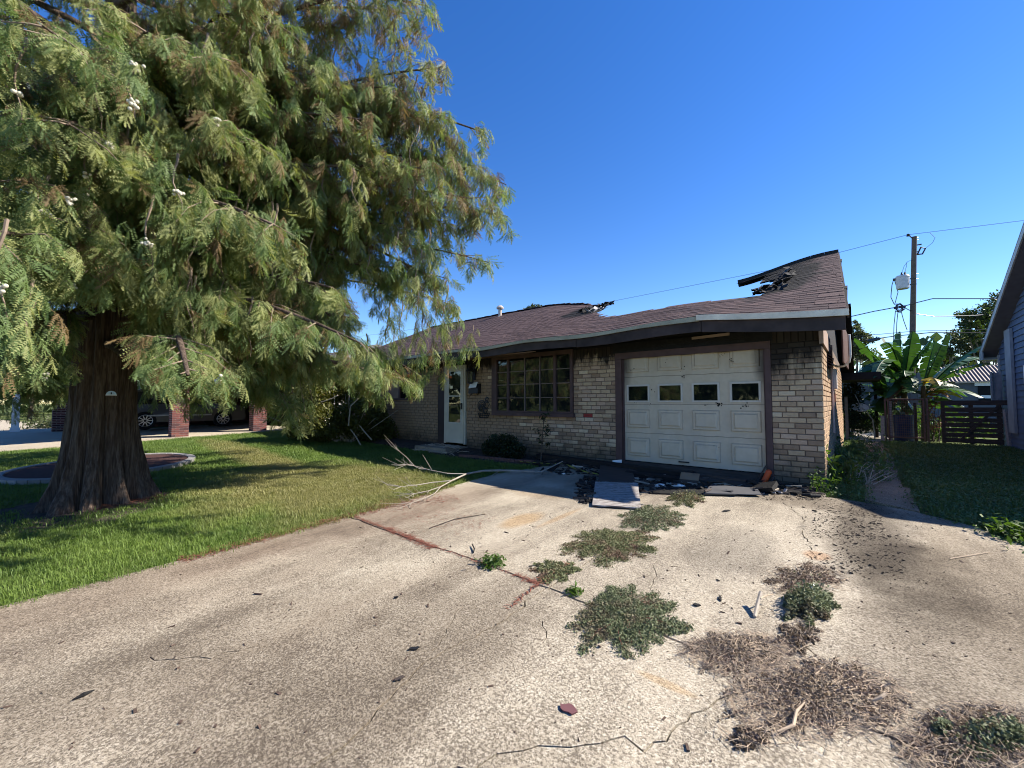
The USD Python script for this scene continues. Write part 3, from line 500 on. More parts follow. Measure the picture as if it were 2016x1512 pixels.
obj("rear_lean_to", MB().box((-1.2, 18.45, 2.0), (0.6, 21.5, 2.25)).box((0.45, 21.2, -0.15), (0.55, 21.3, 2.0)), M_CHAR, house, label="black flat roof of the lean-to at the back")
vp = MB().lathe(rp(-11.0, 0.93) - [0, 0, 0.1], [(0.13, 0), (0.12, 0.06), (0.075, 0.1), (0.075, 0.38), (0.14, 0.39), (0.15, 0.45), (0.08, 0.52), (0.02, 0.53)], 14)
obj("roof_vent", vp, flat("vent_rust", (0.42, 0.36, 0.31), 0.6, 0.3, 12), house)
obj("vent_pipe", MB().tube([rp(-12.2, 0.62) - [0, 0, 0.1], rp(-12.2, 0.62) + [0, 0, 0.24]], 0.04, 9), flat("lead_pipe", (0.1, 0.085, 0.08), 0.6), house)
obj("stoop", MB().box((-9.95, 7.35, -0.3), (-8.55, 8.14, -0.04)), M_PATH, house)
# ------------------------------------------------------------------ vegetation helpers
def rquads(c, size, r, asp=0.5, up=None, tilt=1.0):
    """n loose leaf quads (diamond shaped) at points c"""
    n = len(c); a = r.normal(size=(n, 3)); a /= np.linalg.norm(a, axis=1, keepdims=True); b = r.normal(size=(n, 3))
    if up is not None:
        nrm = np.array([0, 0, 1.0]) + tilt * r.normal(size=(n, 3)); nrm /= np.linalg.norm(nrm, axis=1, keepdims=True); a -= nrm * (a * nrm).sum(1, keepdims=True); a /= np.maximum(np.linalg.norm(a, axis=1, keepdims=True), 1e-6); b = np.cross(nrm, a)
    else: b -= a * (a * b).sum(1, keepdims=True)
    b /= np.maximum(np.linalg.norm(b, axis=1, keepdims=True), 1e-6); s = (np.asarray(size) * r.uniform(0.6, 1.3, n))[:, None]
    return np.stack([c - a * s, c + b * s * asp, c + a * s, c - b * s * asp], 1)
M_BARK = flat("grey_brown_bark", (0.10, 0.078, 0.06), 0.95, 0.45, 9, 0.03, 26)
M_OAK = leafmat("dark_oak_leaves", [(0.2, (0.028, 0.045, 0.015)), (0.5, (0.05, 0.07, 0.022)), (0.8, (0.085, 0.10, 0.03))], (1.3, 1.5, 0.6))
M_PALEL = leafmat("pale_tree_leaves", [(0.2, (0.07, 0.085, 0.04)), (0.5, (0.11, 0.12, 0.06)), (0.8, (0.16, 0.165, 0.09))], (1.2, 1.3, 0.7))
def tree(name, label, base, h, lobes, n, leaf, m, group=None, trunk_r=0.16, seed=1):
    r = np.random.default_rng(seed); base = np.array(base, float); t = thing(name, label, "tree", base, group); mb = MB()
    top = np.mean([l[0] for l in lobes], axis=0); pts = [base, base + [r.normal(0, .1), r.normal(0, .1), h * 0.5], base * 0.3 + top * 0.7]
    mb.tube(pts, [trunk_r, trunk_r * 0.8, trunk_r * 0.45], 9)
    C = []
    for c, rad in lobes:
        c = np.array(c, float); s = pts[1] * 0.5 + base * 0.5 + [0, 0, h * 0.3]; mid = (s + c) / 2 + r.normal(0, 0.15, 3); mb.tube([pts[1], mid, c, c + r.normal(0, rad * 0.3, 3)], [trunk_r * 0.5, trunk_r * 0.32, trunk_r * 0.18, 0.01], 6)
        k = max(10, int(n * rad ** 2 / sum(q[1] ** 2 for q in lobes))); nc = max(5, int(rad * 14)); d = r.normal(size=(nc, 3)); d /= np.linalg.norm(d, axis=1, keepdims=True); cl = c + d * rad * r.uniform(0.35, 1.0, (nc, 1)) * [1, 1, 0.8]
        for q in cl[: nc // 2]: mb.tube([c, (c + q) / 2 + r.normal(0, 0.05 * rad, 3), q], [trunk_r * 0.16, trunk_r * 0.1, 0.006], 4)
        i = r.integers(0, nc, k); C.append(cl[i] + r.normal(0, rad * 0.17, (k, 3)))
    obj("trunk", mb, M_BARK, t, smooth=True); obj("crown", MB().quads(rquads(np.vstack(C), leaf, r)), m, t, kind="stuff"); return t
def lob(px, py, D, rp_): return (atD(px, py, D), rp_ * D / FPX)

# ------------------------------------------------------------------ right: the blue house
bh = thing("blue_house", "blue lap sided house with pale gable trim at the side yard", "house", (3.45, 20.1, -0.15))
M_BLUE = flat("blue_grey_siding", (0.07, 0.10, 0.165), 0.6, 0.12, 2, 0.001, 60); M_TRIMW = flat("pale_house_trim", (0.33, 0.33, 0.32), 0.6, 0.1, 4)
ridge_y, ridge_z, e0y, e0z, e1y, e1z = 14.9, 5.62, 9.3, 3.0, 20.5, 2.86
def rake_z(y): return ridge_z - (ridge_z - e0z) * (ridge_y - y) / (ridge_y - e0y) if y < ridge_y else ridge_z - (ridge_z - e1z) * (y - ridge_y) / (e1y - ridge_y)
def yz(poly, x0, x1):
    m = trimesh.creation.extrude_polygon(poly, x1 - x0, engine="earcut"); v = np.array(m.vertices); return v[:, [2, 0, 1]] + [x0, 0, 0], m.faces.tolist()
gab = Polygon([(9.7, -0.3), (20.08, -0.3), (20.08, rake_z(20.08) - 0.2), (ridge_y, ridge_z - 0.2), (9.7, rake_z(9.7) - 0.2)])
bw = obj("wall", MB().add(*yz(gab, 3.5, 3.7)), M_BLUE, bh)
obj("wall", MB().box((3.71, 9.7, -0.3), (14.0, 9.9, 2.8)), M_BLUE, bh); obj("wall", MB().box((3.71, 19.9, -0.3), (14.0, 20.08, 2.7)), M_BLUE, bh)
for k in range(34):
    z = -0.15 + k * 0.17; pg = gab.intersection(sbox(9.7, z, 20.06, z + 0.185))
    if pg.is_empty or pg.area < 0.02: continue
    a, _, b, _ = pg.bounds; zz = z + 0.185 if k < 15 else min(z + 0.185, ridge_z - 0.2)
    obj("siding_board", MB().add([(3.462, a, z), (3.462, b, z), (3.5, b, z), (3.5, a, z), (3.492, a, zz), (3.492, b, zz), (3.5, b, zz), (3.5, a, zz)], MB.BF), M_BLUE, bw)
rf = MB()
for (ya, za, yb, zb) in ((e0y, e0z, ridge_y, ridge_z), (ridge_y, ridge_z, e1y, e1z)):
    rf.add([(3.13, ya, za), (14.5, ya, za), (14.5, yb, zb), (3.13, yb, zb), (3.13, ya, za + 0.06), (14.5, ya, za + 0.06), (14.5, yb, zb + 0.06), (3.13, yb, zb + 0.06)], MB.BF)
obj("roof", rf, M_GREYSH, bh)
for (ya, za, yb, zb) in ((e0y, e0z, ridge_y, ridge_z), (ridge_y, ridge_z, e1y, e1z)):
    obj("rake_fascia", MB().beam((3.14, ya, za - 0.09), (3.14, yb, zb - 0.09), 0.03, 0.15), M_TRIMW, bh)
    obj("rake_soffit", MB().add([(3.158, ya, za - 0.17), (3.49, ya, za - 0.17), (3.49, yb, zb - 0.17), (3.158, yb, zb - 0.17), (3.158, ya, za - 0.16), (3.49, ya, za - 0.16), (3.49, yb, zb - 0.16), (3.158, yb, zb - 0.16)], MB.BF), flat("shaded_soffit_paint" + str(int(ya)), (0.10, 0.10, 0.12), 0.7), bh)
obj("eave_return", MB().box((3.12, 20.1, 2.60), (3.15, 20.52, 2.86)).box((3.16, 20.48, 2.62), (14.4, 20.51, 2.84)).box((3.16, 20.09, 2.60), (14.4, 20.47, 2.62)), M_TRIMW, bh)
obj("corner_trim", MB().box((3.44, 19.99, -0.2), (3.5, 20.09, 2.72)), M_TRIMW, bh)
obj("pilaster_trim", MB().box((3.40, 18.38, 0.32), (3.461, 18.98, rake_z(18.98) - 0.24)), flat("weathered_pilaster_trim", (0.24, 0.26, 0.28), 0.7, 0.2, 3), bh)
obj("window_trim", MB().box((3.43, 17.30, 0.9), (3.462, 17.42, 2.1)), M_WHITE, bh); obj("window_trim", MB().box((3.43, 16.3, 2.1), (3.462, 17.42, 2.22)), M_WHITE, bh)
one("electric_box", MB().box((3.20, 19.55, 1.22), (3.42, 19.72, 2.15)).box((3.18, 19.5, 1.2), (3.215, 19.55, 2.17)).box((3.26, 19.535, 1.3), (3.38, 19.55, 1.6)), flat("box_grey_paint", (0.20, 0.21, 0.23), 0.5), "grey electric box on the corner of the blue house", "electric box")

# gate, pallet fence and the things around them
gt = thing("metal_gate", "rusty pipe gate with wire mesh between side path and pallet fence", "gate", (1.2, 19.4, -0.15))
M_RUST = flat("rusty_pipe", (0.14, 0.085, 0.07), 0.75, 0.4, 18)
obj("frame", MB().tube([(0.78, 19.4, -0.1), (0.78, 19.4, 1.32)], 0.025, 8).tube([(1.66, 19.4, -0.1), (1.66, 19.4, 1.32)], 0.025, 8).tube([(0.78, 19.4, 1.32), (1.66, 19.4, 1.32)], 0.025, 8).tube([(0.78, 19.4, 0.02), (1.66, 19.4, 0.02)], 0.025, 8), M_RUST, gt)
ms = MB()
for k in range(17): ms.tube([(0.8 + k * 0.052, 19.4, 0.02), (0.8 + k * 0.052, 19.4, 1.31)], 0.004, 4)
for k in range(16): ms.tube([(0.79, 19.395, 0.08 + k * 0.08), (1.65, 19.395, 0.08 + k * 0.08)], 0.004, 4)
obj("wire_mesh", ms, M_RUST, gt, kind="stuff")
for x, w, h, c in ((0.70, 0.05, 1.35, M_RUST), (0.84, 0.07, 1.25, M_GREYM), (1.74, 0.05, 1.36, M_RUST), (1.45, 0.08, 1.2, M_DARKW)): obj("gate_post", MB().box((x - w / 2, 19.42, -0.2), (x + w / 2, 19.5, h)), c, gt)
one("leaning_board", MB().beam((0.6, 19.3, -0.15), (0.62, 19.36, 0.75), 0.1, 0.03), M_GREYM, "grey board leaning on the left gate post", "board")
bp = MB().lathe((1.2, 20.1, -0.15), [(0.27, 0), (0.285, 0.03), (0.28, 0.28), (0.295, 0.3), (0.28, 0.33), (0.28, 0.6), (0.295, 0.62), (0.28, 0.65), (0.28, 0.88), (0.295, 0.9), (0.26, 0.92), (0.25, 0.9)], 22)
one("plastic_barrel", bp, flat("blue_barrel_plastic", (0.02, 0.03, 0.07), 0.4, 0.15), "blue plastic barrel standing behind the metal gate", "barrel", smooth=30)
pf = thing("pallet_fence", "dark slatted pallet fence against the blue house", "fence", (2.7, 19.4, -0.15))
for k, z in enumerate([0.0, 0.165, 0.33, 0.495, 0.66, 0.82, 0.98]):
    obj("plank", MB().beam((2.06, 19.38 + 0.005 * (k % 2), z), (3.36, 19.38, z + 0.01 * ((k * 3) % 4 - 1)), 0.022, 0.148 - 0.012 * (k % 3)), M_DARKW, pf)
obj("top_rail", MB().beam((2.05, 19.37, 1.2), (3.55, 19.37, 1.21), 0.04, 0.15), M_DARKW, pf)
for x in (2.1, 2.72, 3.3): obj("upright", MB().box((x - 0.045, 19.40, -0.12), (x + 0.045, 19.48, 1.15)), M_DARKW, pf)
obj("brace", MB().beam((2.45, 19.345, 0.0), (3.3, 19.345, 1.12), 0.02, 0.07), M_DARKW, pf)
one("fence_post", MB().beam((3.46, 19.2, -0.15), (3.42, 19.3, 1.0), 0.1, 0.09), M_GREYM, "weathered leaning post between pallet fence and blue wall", "post")
one("wooden_post", MB().box((-0.40, 19.36, -0.15), (-0.31, 19.44, 1.42)), flat("tan_post", (0.36, 0.27, 0.19), 0.85, 0.2, 6), "tan wooden post behind the rear corner of the brick house", "post")
ds = thing("satellite_dish", "white oval dish tilted on a thin bent arm behind the house", "dish", (0.0, 20.4, 0.4)); c = np.array([0.02, 20.4, 1.02])
m_ = MB().lathe((0, 0, 0), [(0.01, -0.1), (0.1, -0.085), (0.2, -0.03), (0.24, 0.02), (0.235, 0.03), (0.19, -0.015), (0.1, -0.06), (0.01, -0.075)], 18); v_, f_ = m_.tri(); v_ = Rot.from_euler("xz", [55, 25], degrees=True).apply(v_ * [1.2, 0.8, 1]) + c
obj("bowl", (v_, f_), M_WHITE, ds, smooth=40); obj("arm", MB().tube([c + [0, -.1, 0], c + [-0.02, -0.2, 0.2], c + [-0.12, -0.22, 0.5]], 0.014, 6), M_GALV, ds); obj("mast", MB().tube([c + [0.05, 0.05, 0], c + [0.2, 0.05, -0.15], c + [0.36, 0.1, -0.45], c + [0.4, 0.1, -1.15]], 0.022, 7), M_GALV, ds)

# ------------------------------------------------------------------ banana plants
def bananamat(name, a, b):
    g = G(); p = g.pos(); n = g.noise(p, 2.5, 3); col = g.ramp(n, [(0.3, a), (0.7, b)]); return g.surf(name, col, 0.4, spec=0.45, trans=g.mix(1.0, col, (1.6, 1.7, 0.5), "multiply"), transw=0.28)
M_BAN = bananamat("banana_leaf", (0.03, 0.075, 0.025), (0.05, 0.11, 0.03)); M_BANY = bananamat("yellow_banana_leaf", (0.32, 0.22, 0.03), (0.40, 0.30, 0.05)); M_BAND = flat("dead_banana_leaf", (0.24, 0.14, 0.085), 0.9, 0.3, 8)
def banana_leaf(base, tip, w, lift, r, tears=True):
    """an arching split blade with a folded midrib"""
    base, tip = np.array(base, float), np.array(tip, float); n = 22; t = np.linspace(0, 1, n); L = np.linalg.norm(tip - base)
    mid = base + (tip - base) * t[:, None]; mid[:, 2] += lift * 4 * t * (1 - t) * L
    d = np.gradient(mid, axis=0); d /= np.linalg.norm(d, axis=1, keepdims=True); s = np.cross(d, [0, 0, 1.0]); s /= np.maximum(np.linalg.norm(s, axis=1, keepdims=True), 1e-6); up = np.cross(s, d)
    wd = w * np.sin(np.pi * np.clip((t - 0.12) / 0.88, 0, 1)) ** 0.5 * (t > 0.12); m = MB(); Q = []
    m.tube(mid, np.linspace(0.03, 0.006, n), 5)
    for sg in (-1, 1):
        dr = -0.25 + r.uniform(-0.25, 0.1)
        for i in range(2, n - 1):
            a, b = i, i + 1; cut = tears and r.random() < 0.3; dd = dr + (r.uniform(-0.35, 0.1) if cut else r.normal(0, 0.05)); g_ = 0.94 if cut else 1.0
            e0 = mid[a] + sg * s[a] * wd[a] + up[a] * wd[a] * dd; pb = mid[a] + (mid[b] - mid[a]) * g_; e1 = pb + sg * s[b] * wd[b] * (0.97) + up[b] * wd[b] * dd
            Q.append([mid[a], pb, e1, e0])
    return m.quads(np.array(Q))
r = np.random.default_rng(21)
def banana(label, base, h, leaves, lean=(0, 0)):
    base = np.array(base, float); b = thing("banana_plant", label, "banana plant", base, "banana plants behind the gate"); top = base + [lean[0], lean[1], h]
    obj("stem", MB().tube([base, base + (top - base) * 0.5 + [0.03, 0, 0], top], [0.13, 0.11, 0.07], 10), flat(f"banana_stem_{int(h * 100)}", (0.09, 0.075, 0.04), 0.8, 0.4, 8), b, smooth=True)
    for px, py, dd, w, lift, m in leaves:
        obj("leaf", banana_leaf(top + [0, 0, r.uniform(-0.5, 0.1)], atD(px, py, proj(base)[2] + dd), w, lift, r), m, b)
    for k in range(9):
        a = r.uniform(0, 6.28); l = r.uniform(0.9, 1.5); s0 = top + [0, 0, r.uniform(-0.7, 0.0)]
        obj("leaf", banana_leaf(s0, s0 + [l * math.cos(a), l * math.sin(a), r.uniform(-0.7, 0.25)], r.uniform(0.2, 0.28), r.uniform(0.12, 0.26), r), M_BAN, b)
BY = 21.2
banana("tallest banana plant with split leaves rising beside the utility pole", (onY(1782, 860, BY)[0], BY, -0.15), 2.35, [(1772, 652, 0.2, 0.30, 0.0, M_BAN), (1797, 652, -0.3, 0.3, 0.05, M_BAN), (1842, 660, -0.6, 0.3, 0.12, M_BAN), (1682, 665, 0.1, 0.26, 0.06, M_BAN), (1738, 676, -0.8, 0.24, 0.22, M_BAN), (1690, 735, -0.6, 0.27, 0.22, M_BAN), (1720, 745, -1.5, 0.25, 0.25, M_BAN), (1800, 770, -1.2, 0.24, 0.2, M_BAN), (1768, 735, 0.7, 0.25, 0.3, M_BAN), (1745, 790, -0.4, 0.2, 0.1, M_BAND), (1757, 800, 0.2, 0.18, 0.12, M_BAND)])
banana("right banana plant whose leaves arch over the pallet fence, one yellow", (onY(1822, 860, BY - 0.5)[0], BY - 0.5, -0.15), 1.95, [(1866, 655, -0.5, 0.3, 0.03, M_BAN), (1840, 672, 0.4, 0.3, 0.0, M_BAN), (1938, 678, -0.6, 0.3, 0.1, M_BAN), (1950, 715, -1.4, 0.28, 0.14, M_BAN), (1935, 705, 0.8, 0.3, 0.14, M_BAN), (1940, 785, -1.5, 0.27, 0.2, M_BAN), (1897, 785, -1.0, 0.2, 0.24, M_BANY), (1872, 783, -0.5, 0.2, 0.25, M_BAND), (1845, 775, 0.5, 0.2, 0.2, M_BAN), (1850, 760, -1.0, 0.24, 0.25, M_BANY)])
banana("short banana plant with low drooping leaves beside the gate", (onY(1752, 858, BY + 0.4)[0], BY + 0.4, -0.15), 1.6, [(1700, 720, -0.9, 0.26, 0.2, M_BAN), (1715, 765, -0.3, 0.24, 0.28, M_BAN), (1695, 757, 0.6, 0.24, 0.22, M_BAN), (1722, 800, -0.6, 0.2, 0.2, M_BAN), (1760, 690, 0.3, 0.26, 0.05, M_BAN), (1800, 735, -1.3, 0.24, 0.2, M_BAN), (1752, 790, -0.7, 0.17, 0.1, M_BAND)])

# ------------------------------------------------------------------ utility pole and wires
PD = 26.0; pt, pb = atD(1800, 466, PD), atD(1796, 700, PD); pb = pt + (pb - pt) * ((pt[2] + 0.15) / (pt[2] - pb[2]))
up_ = thing("utility_pole", "tall dark wooden utility pole rising behind the banana plants", "utility pole", pb)
obj("pole", MB().tube([pb, (pb + pt) / 2, pt], [0.17, 0.15, 0.125], 12), flat("creosote_wood", (0.07, 0.052, 0.045), 0.85, 0.3, 5), up_, smooth=40)
W = lambda px, py, dd=0: atD(px, py, PD + dd)
tc = W(1777, 556, -0.3)
tr = obj("transformer", MB().lathe(tc - [0, 0, 0.42], [(0.27, 0), (0.31, 0.04), (0.33, 0.7), (0.345, 0.71), (0.345, 0.76), (0.3, 0.84), (0.05, 0.9)], 20), flat("transformer_grey", (0.34, 0.35, 0.39), 0.5), up_, smooth=35)
for dx in (-0.02, 0.13): obj("bushing", MB().lathe(tc + [dx, 0.05, 0.42], [(0.05, 0), (0.07, 0.04), (0.045, 0.08), (0.07, 0.12), (0.045, 0.16), (0.03, 0.24)], 10), M_IRON, tr)
obj("terminal", MB().obox(tc + [-0.36, 0, 0.25], (0.16, 0.14, 0.14)), M_IRON, tr)
for z in (0.17, -0.2): obj("bracket", MB().beam(tc + [0.28, 0, z], tc + [0.62, 0.1, z], 0.06, 0.06), M_IRON, up_)
obj("insulator", MB().beam(W(1797, 470), W(1789, 463), 0.04, 0.04).lathe(W(1788, 463) - [0, 0, .08], [(0.05, 0), (0.11, 0.04), (0.06, 0.08), (0.1, 0.12), (0.04, 0.17)], 10), M_IRON, up_)
obj("cutout_switch", MB().tube([W(1806, 501), W(1813, 487), W(1822, 489), W(1816, 500), W(1806, 501)], 0.045, 6).beam(W(1801, 483), W(1814, 481), 0.05, 0.07).beam(W(1800, 497), W(1808, 495), 0.05, 0.05), M_IRON, up_)
for py in (467, 471, 538, 548): obj("pole_bolt", MB().tube([W(1800, py), W(1808, py)], 0.014, 5), M_GALV, up_)
obj("transformer_lead", MB().tube([tc + [0, .05, .66], W(1780, 524), W(1787, 515), W(1798, 511)], 0.012, 5).tube([tc + [.13, .05, .66], W(1785, 522), W(1784, 517)], 0.012, 5), M_IRON, up_)
obj("transformer_lead", MB().tube([tc + [-0.42, 0, 0.2], W(1756, 562), W(1754, 585), W(1760, 598), W(1768, 604)], 0.022, 5).tube([tc + [-0.36, 0, 0.18], W(1768, 575), W(1762, 598)], 0.02, 5), M_IRON, up_)
cb = MB(); rc = np.random.default_rng(5)
for k in range(9): a = rc.uniform(0, 6.28); cb.tube([W(1771 + 9 * math.cos(a + q * 0.9) * rc.uniform(.4, 1.2), 606 + 9 * math.sin(a + q * 0.9) * rc.uniform(.4, 1.2), rc.normal(0, .1)) for q in range(7)], 0.02, 4)
cb.obox(W(1776, 604), (0.34, 0.16, 0.13)).obox(W(1764, 606), (0.2, 0.12, 0.12)); obj("cable_bundle", cb, flat("bundle_dark", (0.03, 0.03, 0.05), 0.6), up_)
def wire(label, pts, rad, sag=0.0, nm="overhead_wire"):
    P = []
    for a, b in zip(pts[:-1], pts[1:]):
        for t in np.linspace(0, 1, 14)[: -1]: P.append(a + (b - a) * t - np.array([0, 0, sag * 4 * t * (1 - t)]))
    P.append(pts[-1]); one(nm, MB().tube(P, rad, 5), M_IRON, label, "wire")
def onYY(px, py): return onY(px, py, pt[1])
wire("thin top wire running from the pole over the burnt roof to the left", [W(1788, 462), onYY(1520, 531), onYY(1160, 602), onYY(500, 690)], 0.014)
wire("thin top wire running from the pole to the upper right", [W(1788, 462), W(1830, 457, -0.7), onYY(2016, 434), onYY(2300, 395)], 0.013)
wire("thick drop cable from the bundle down to the left behind the gable", [W(1769, 604), onYY(1720, 613), onYY(1600, 640), onYY(1400, 655)], 0.03)
wire("cable looping from the bundle past the pole and level to the right", [W(1776, 604), W(1800, 597, -.2), W(1836, 588, -0.6), onYY(1950, 588), onYY(2100, 590)], 0.028)
wire("lower sagging cable from the bundle to the dark tree", [W(1781, 606), W(1805, 618), W(1840, 623), W(1895, 622, 2), W(1935, 620, 5)], 0.024)
wire("double telephone cable low across the banana leaves", [onYY(1500, 700), onYY(1660, 676), onYY(1760, 662), onYY(1830, 655), onYY(2050, 655)], 0.03)
wire("thinner telephone wire just above the double cable", [onYY(1500, 688), onYY(1700, 661), onYY(1800, 652), onYY(2050, 646)], 0.018)
for a, b in (((1763, 612), (1759, 670)), ((1768, 612), (1765, 660)), ((1774, 612), (1786, 650))): wire(f"service line hanging down from the bundle, {'left' if a[0] == 1763 else 'middle' if a[0] == 1768 else 'slanting right'} one of three", [W(*a), W((a[0] + b[0]) / 2 - 1, (a[1] + b[1]) / 2), W(*b)], 0.02, nm="service_line")
wire("thin jumper wire curling from the top wire to the cutout switch", [W(1831, 458), W(1841, 468), W(1836, 478), W(1823, 488)], 0.012)
one("splice_case", MB().tube([W(1708, 672), W(1712, 671), W(1730, 667), W(1734, 666)], [0.03, 0.11, 0.11, 0.03], 10), M_IRON, "black splice case on the double telephone cable", "splice case")

# ------------------------------------------------------------------ things behind the side yard
SY = 29.0; sxa, sxb = onY(1838, 790, SY)[0], onY(1990, 790, SY)[0]
shd = thing("shed", "low grey shed with ribbed sheet roof beyond the pallet fence", "shed", (sxa, SY, -0.15))
ez_, tz_ = onY(1900, 752, SY)[2], onY(1900, 722, SY + 2.2)[2]
obj("wall", MB().box((sxa, SY, -0.2), (sxb + 2, SY + 3, ez_ - 0.05)), flat("shed_grey", (0.10, 0.11, 0.12), 0.7), shd)
co = MB()
for k in range(34):
    x = sxa - 0.2 + k * 0.13; co.add([(x, SY - 0.3, ez_), (x + 0.065, SY - 0.3, ez_ + 0.05), (x + 0.13, SY - 0.3, ez_), (x + 0.13, SY + 2.2, tz_), (x + 0.065, SY + 2.2, tz_ + 0.05), (x, SY + 2.2, tz_)], [(0, 1, 4, 5), (1, 2, 3, 4)])
obj("sheet_roof", co, flat("rusty_sheet", (0.10, 0.07, 0.065), 0.6), shd)
wa, wb = onY(1925, 764, SY), onY(1962, 764, SY); obj("window", MB().box((wa[0], SY - 0.04, 1.3), (wb[0], SY - 0.002, wa[2] + 0.1)), M_BLACK, shd)
obj("window_frame", MB().box((wa[0] - 0.1, SY - 0.07, wa[2] + 0.1), (wb[0] + 0.1, SY - 0.01, wa[2] + 0.28)).box((wa[0], SY - 0.07, onY(1940, 782, SY)[2] - 0.05), (wb[0], SY - 0.042, onY(1940, 782, SY)[2] + 0.09)), M_WHITE, shd)
HB = 40.0; a, b = onY(1700, 700, HB), onY(1700, 733, HB); xa, xb = onY(1905, 730, HB)[0], onY(2030, 730, HB)[0] + 6
rh = thing("rear_house", "distant house with brown hip roof behind the shed", "house", (xa, HB, -0.15)); z0_ = onY(1940, 731, HB)[2]
obj("wall", MB().box((xa + 0.4, HB, -0.2), (xb, HB + 8, z0_)), M_FRZ, rh); zr = onY(1960, 701, HB + 4)[2]
obj("roof", MB().add([(xa, HB - 0.4, z0_), (xb, HB - 0.4, z0_), (xb, HB + 8, z0_), (xa, HB + 8, z0_), (xa + 3.6, HB + 3.8, zr), (xb, HB + 3.8, zr)], [(0, 1, 5, 4), (1, 2, 5), (2, 3, 4, 5), (3, 0, 4), (3, 2, 1, 0)]), M_BROWNSH, rh)
fa, fb = onY(1560, 800, 33)[0], onY(1842, 800, 33)[0]; fz = onY(1740, 738, 33)[2]
bf = thing("board_fence", "grey board fence far behind the banana plants", "fence", (fa, 33, -0.15))
for k in range(int((fb - fa) / 0.3)): obj("board", MB().box((fa + k * 0.3, 33 + 0.01 * (k % 2), -0.2), (fa + k * 0.3 + 0.285, 33.03 + 0.01 * (k % 2), fz + 0.03 * ((k * 7) % 3))), flat(f"fence_board_{k % 3}", sc((0.10, 0.095, 0.09), 0.8 + 0.2 * (k % 3)), 0.9) if k < 3 else f"/World/Looks/fence_board_{k % 3}", bf)
obj("rail", MB().box((fa, 33.05, 0.4), (fb, 33.1, 0.5)).box((fa, 33.05, fz - 0.5), (fb, 33.1, fz - 0.4)), M_GREYM, bf)
G0 = lambda px, D: np.array([*atD(px, 800, D)[:2], -0.15])
tree("shade_tree", "dark dense tree behind the blue house roof on the right", G0(1945, 36), 4, [lob(1925, 625, 36, 30), lob(1960, 610, 36, 34), lob(1915, 655, 35, 24), lob(1965, 650, 36, 36), lob(1990, 640, 37, 40), lob(1945, 672, 36, 24), lob(1985, 600, 37, 30), lob(1897, 622, 35.5, 13)], 9000, 0.13, M_OAK, seed=31)
tree("shade_tree", "pale leaved tree between the dark tree and the bananas", G0(1895, 44), 3.5, [lob(1890, 668, 44, 22), lob(1912, 680, 44, 22), lob(1868, 690, 44, 16), lob(1850, 700, 45, 16), lob(1925, 700, 44, 20)], 4500, 0.14, M_PALEL, seed=32)
tree("shade_tree", "slender pale tree between the gable corner and the bananas", G0(1684, 40), 4, [lob(1685, 655, 40, 20), lob(1695, 672, 40, 22), lob(1680, 690, 40, 22), lob(1700, 700, 40, 20), lob(1688, 640, 40, 10)], 4500, 0.13, M_PALEL, seed=33)
tree("shade_tree", "yellowish tree top showing just over the ridge by the roof vent", G0(1050, 27), 4, [lob(1052, 612, 27, 16), lob(1040, 622, 27, 14), lob(1070, 625, 27, 14)], 2500, 0.10, M_PALEL, seed=34)

# ------------------------------------------------------------------ left: the neighbour's house with its carport and car
nh = thing("neighbour_house", "low white sided house with brick pillared carport and orange trim", "house", (-18.5, 3.5, 0.0))
M_ORANGE = flat("orange_trim_paint", (0.50, 0.16, 0.06), 0.6, 0.1); M_NWALL = flat("white_siding", (0.72, 0.70, 0.66), 0.6, 0.05); M_DKB = flat("dark_brick_wall", (0.12, 0.06, 0.05), 0.9, 0.4, 12)
M_RB = [flat(f"red_brick_{i}", c, 0.9, 0.3, 14) for i, c in enumerate(((0.13, 0.045, 0.04), (0.10, 0.038, 0.036), (0.065, 0.03, 0.032), (0.16, 0.06, 0.05)))]; M_PM = flat("pale_mortar", (0.5, 0.45, 0.42), 0.9)
rr = np.random.default_rng(17)
def pillar(x, y, s=0.5, h=2.6):
    z0 = zg(x, y) + 0.03; p = obj("pillar", MB().box((x - s / 2 + 0.012, y - s / 2 + 0.012, z0), (x + s / 2 - 0.012, y + s / 2 - 0.012, h)), M_PM, nh)
    for k in range(int((h - z0) / 0.078)):
        z = z0 + 0.01 + k * 0.078
        for f in range(2):
            cuts = [0, s * 0.46, s] if k % 2 else [0, s * 0.24, s * 0.72, s]
            for a, b in zip(cuts[:-1], cuts[1:]):
                a, b = a - s / 2 + 0.006, b - s / 2 - 0.006
                if f == 0: q = MB().box((x + s / 2 - 0.06, y + a, z), (x + s / 2, y + b, z + 0.063))
                else: q = MB().box((x + a, y - s / 2, z), (min(x + b, x + s / 2 - 0.062), y - s / 2 + 0.06, z + 0.063))
                obj("brick", q, M_RB[int(rr.integers(0, 4))], p)
pillar(-18.75, 3.55); pillar(-18.75, 6.1); pillar(-27.6, 1.0, 0.55)
obj("carport_beam", MB().box((-28.2, 0.6, 2.42), (-18.45, 0.85, 2.62)).box((-18.72, 0.86, 2.42), (-18.45, 8.6, 2.62)), M_DARKW, nh)
obj("carport_fascia", MB().box((-18.2, 0.2, 2.55), (-18.16, 9.0, 2.74)).box((-28.6, 0.2, 2.55), (-18.21, 0.24, 2.74)), M_ORANGE, nh)
obj("carport_ceiling", MB().box((-28.6, 0.25, 2.64), (-18.21, 8.9, 2.68)), M_DARKW, nh)
obj("back_wall", MB().box((-27.9, 4.0, -0.1), (-27.6, 9.0, 2.63)), M_DKB, nh); obj("back_wall", MB().box((-27.5, 8.7, -0.1), (-20.1, 8.95, 2.63)), M_DKB, nh)
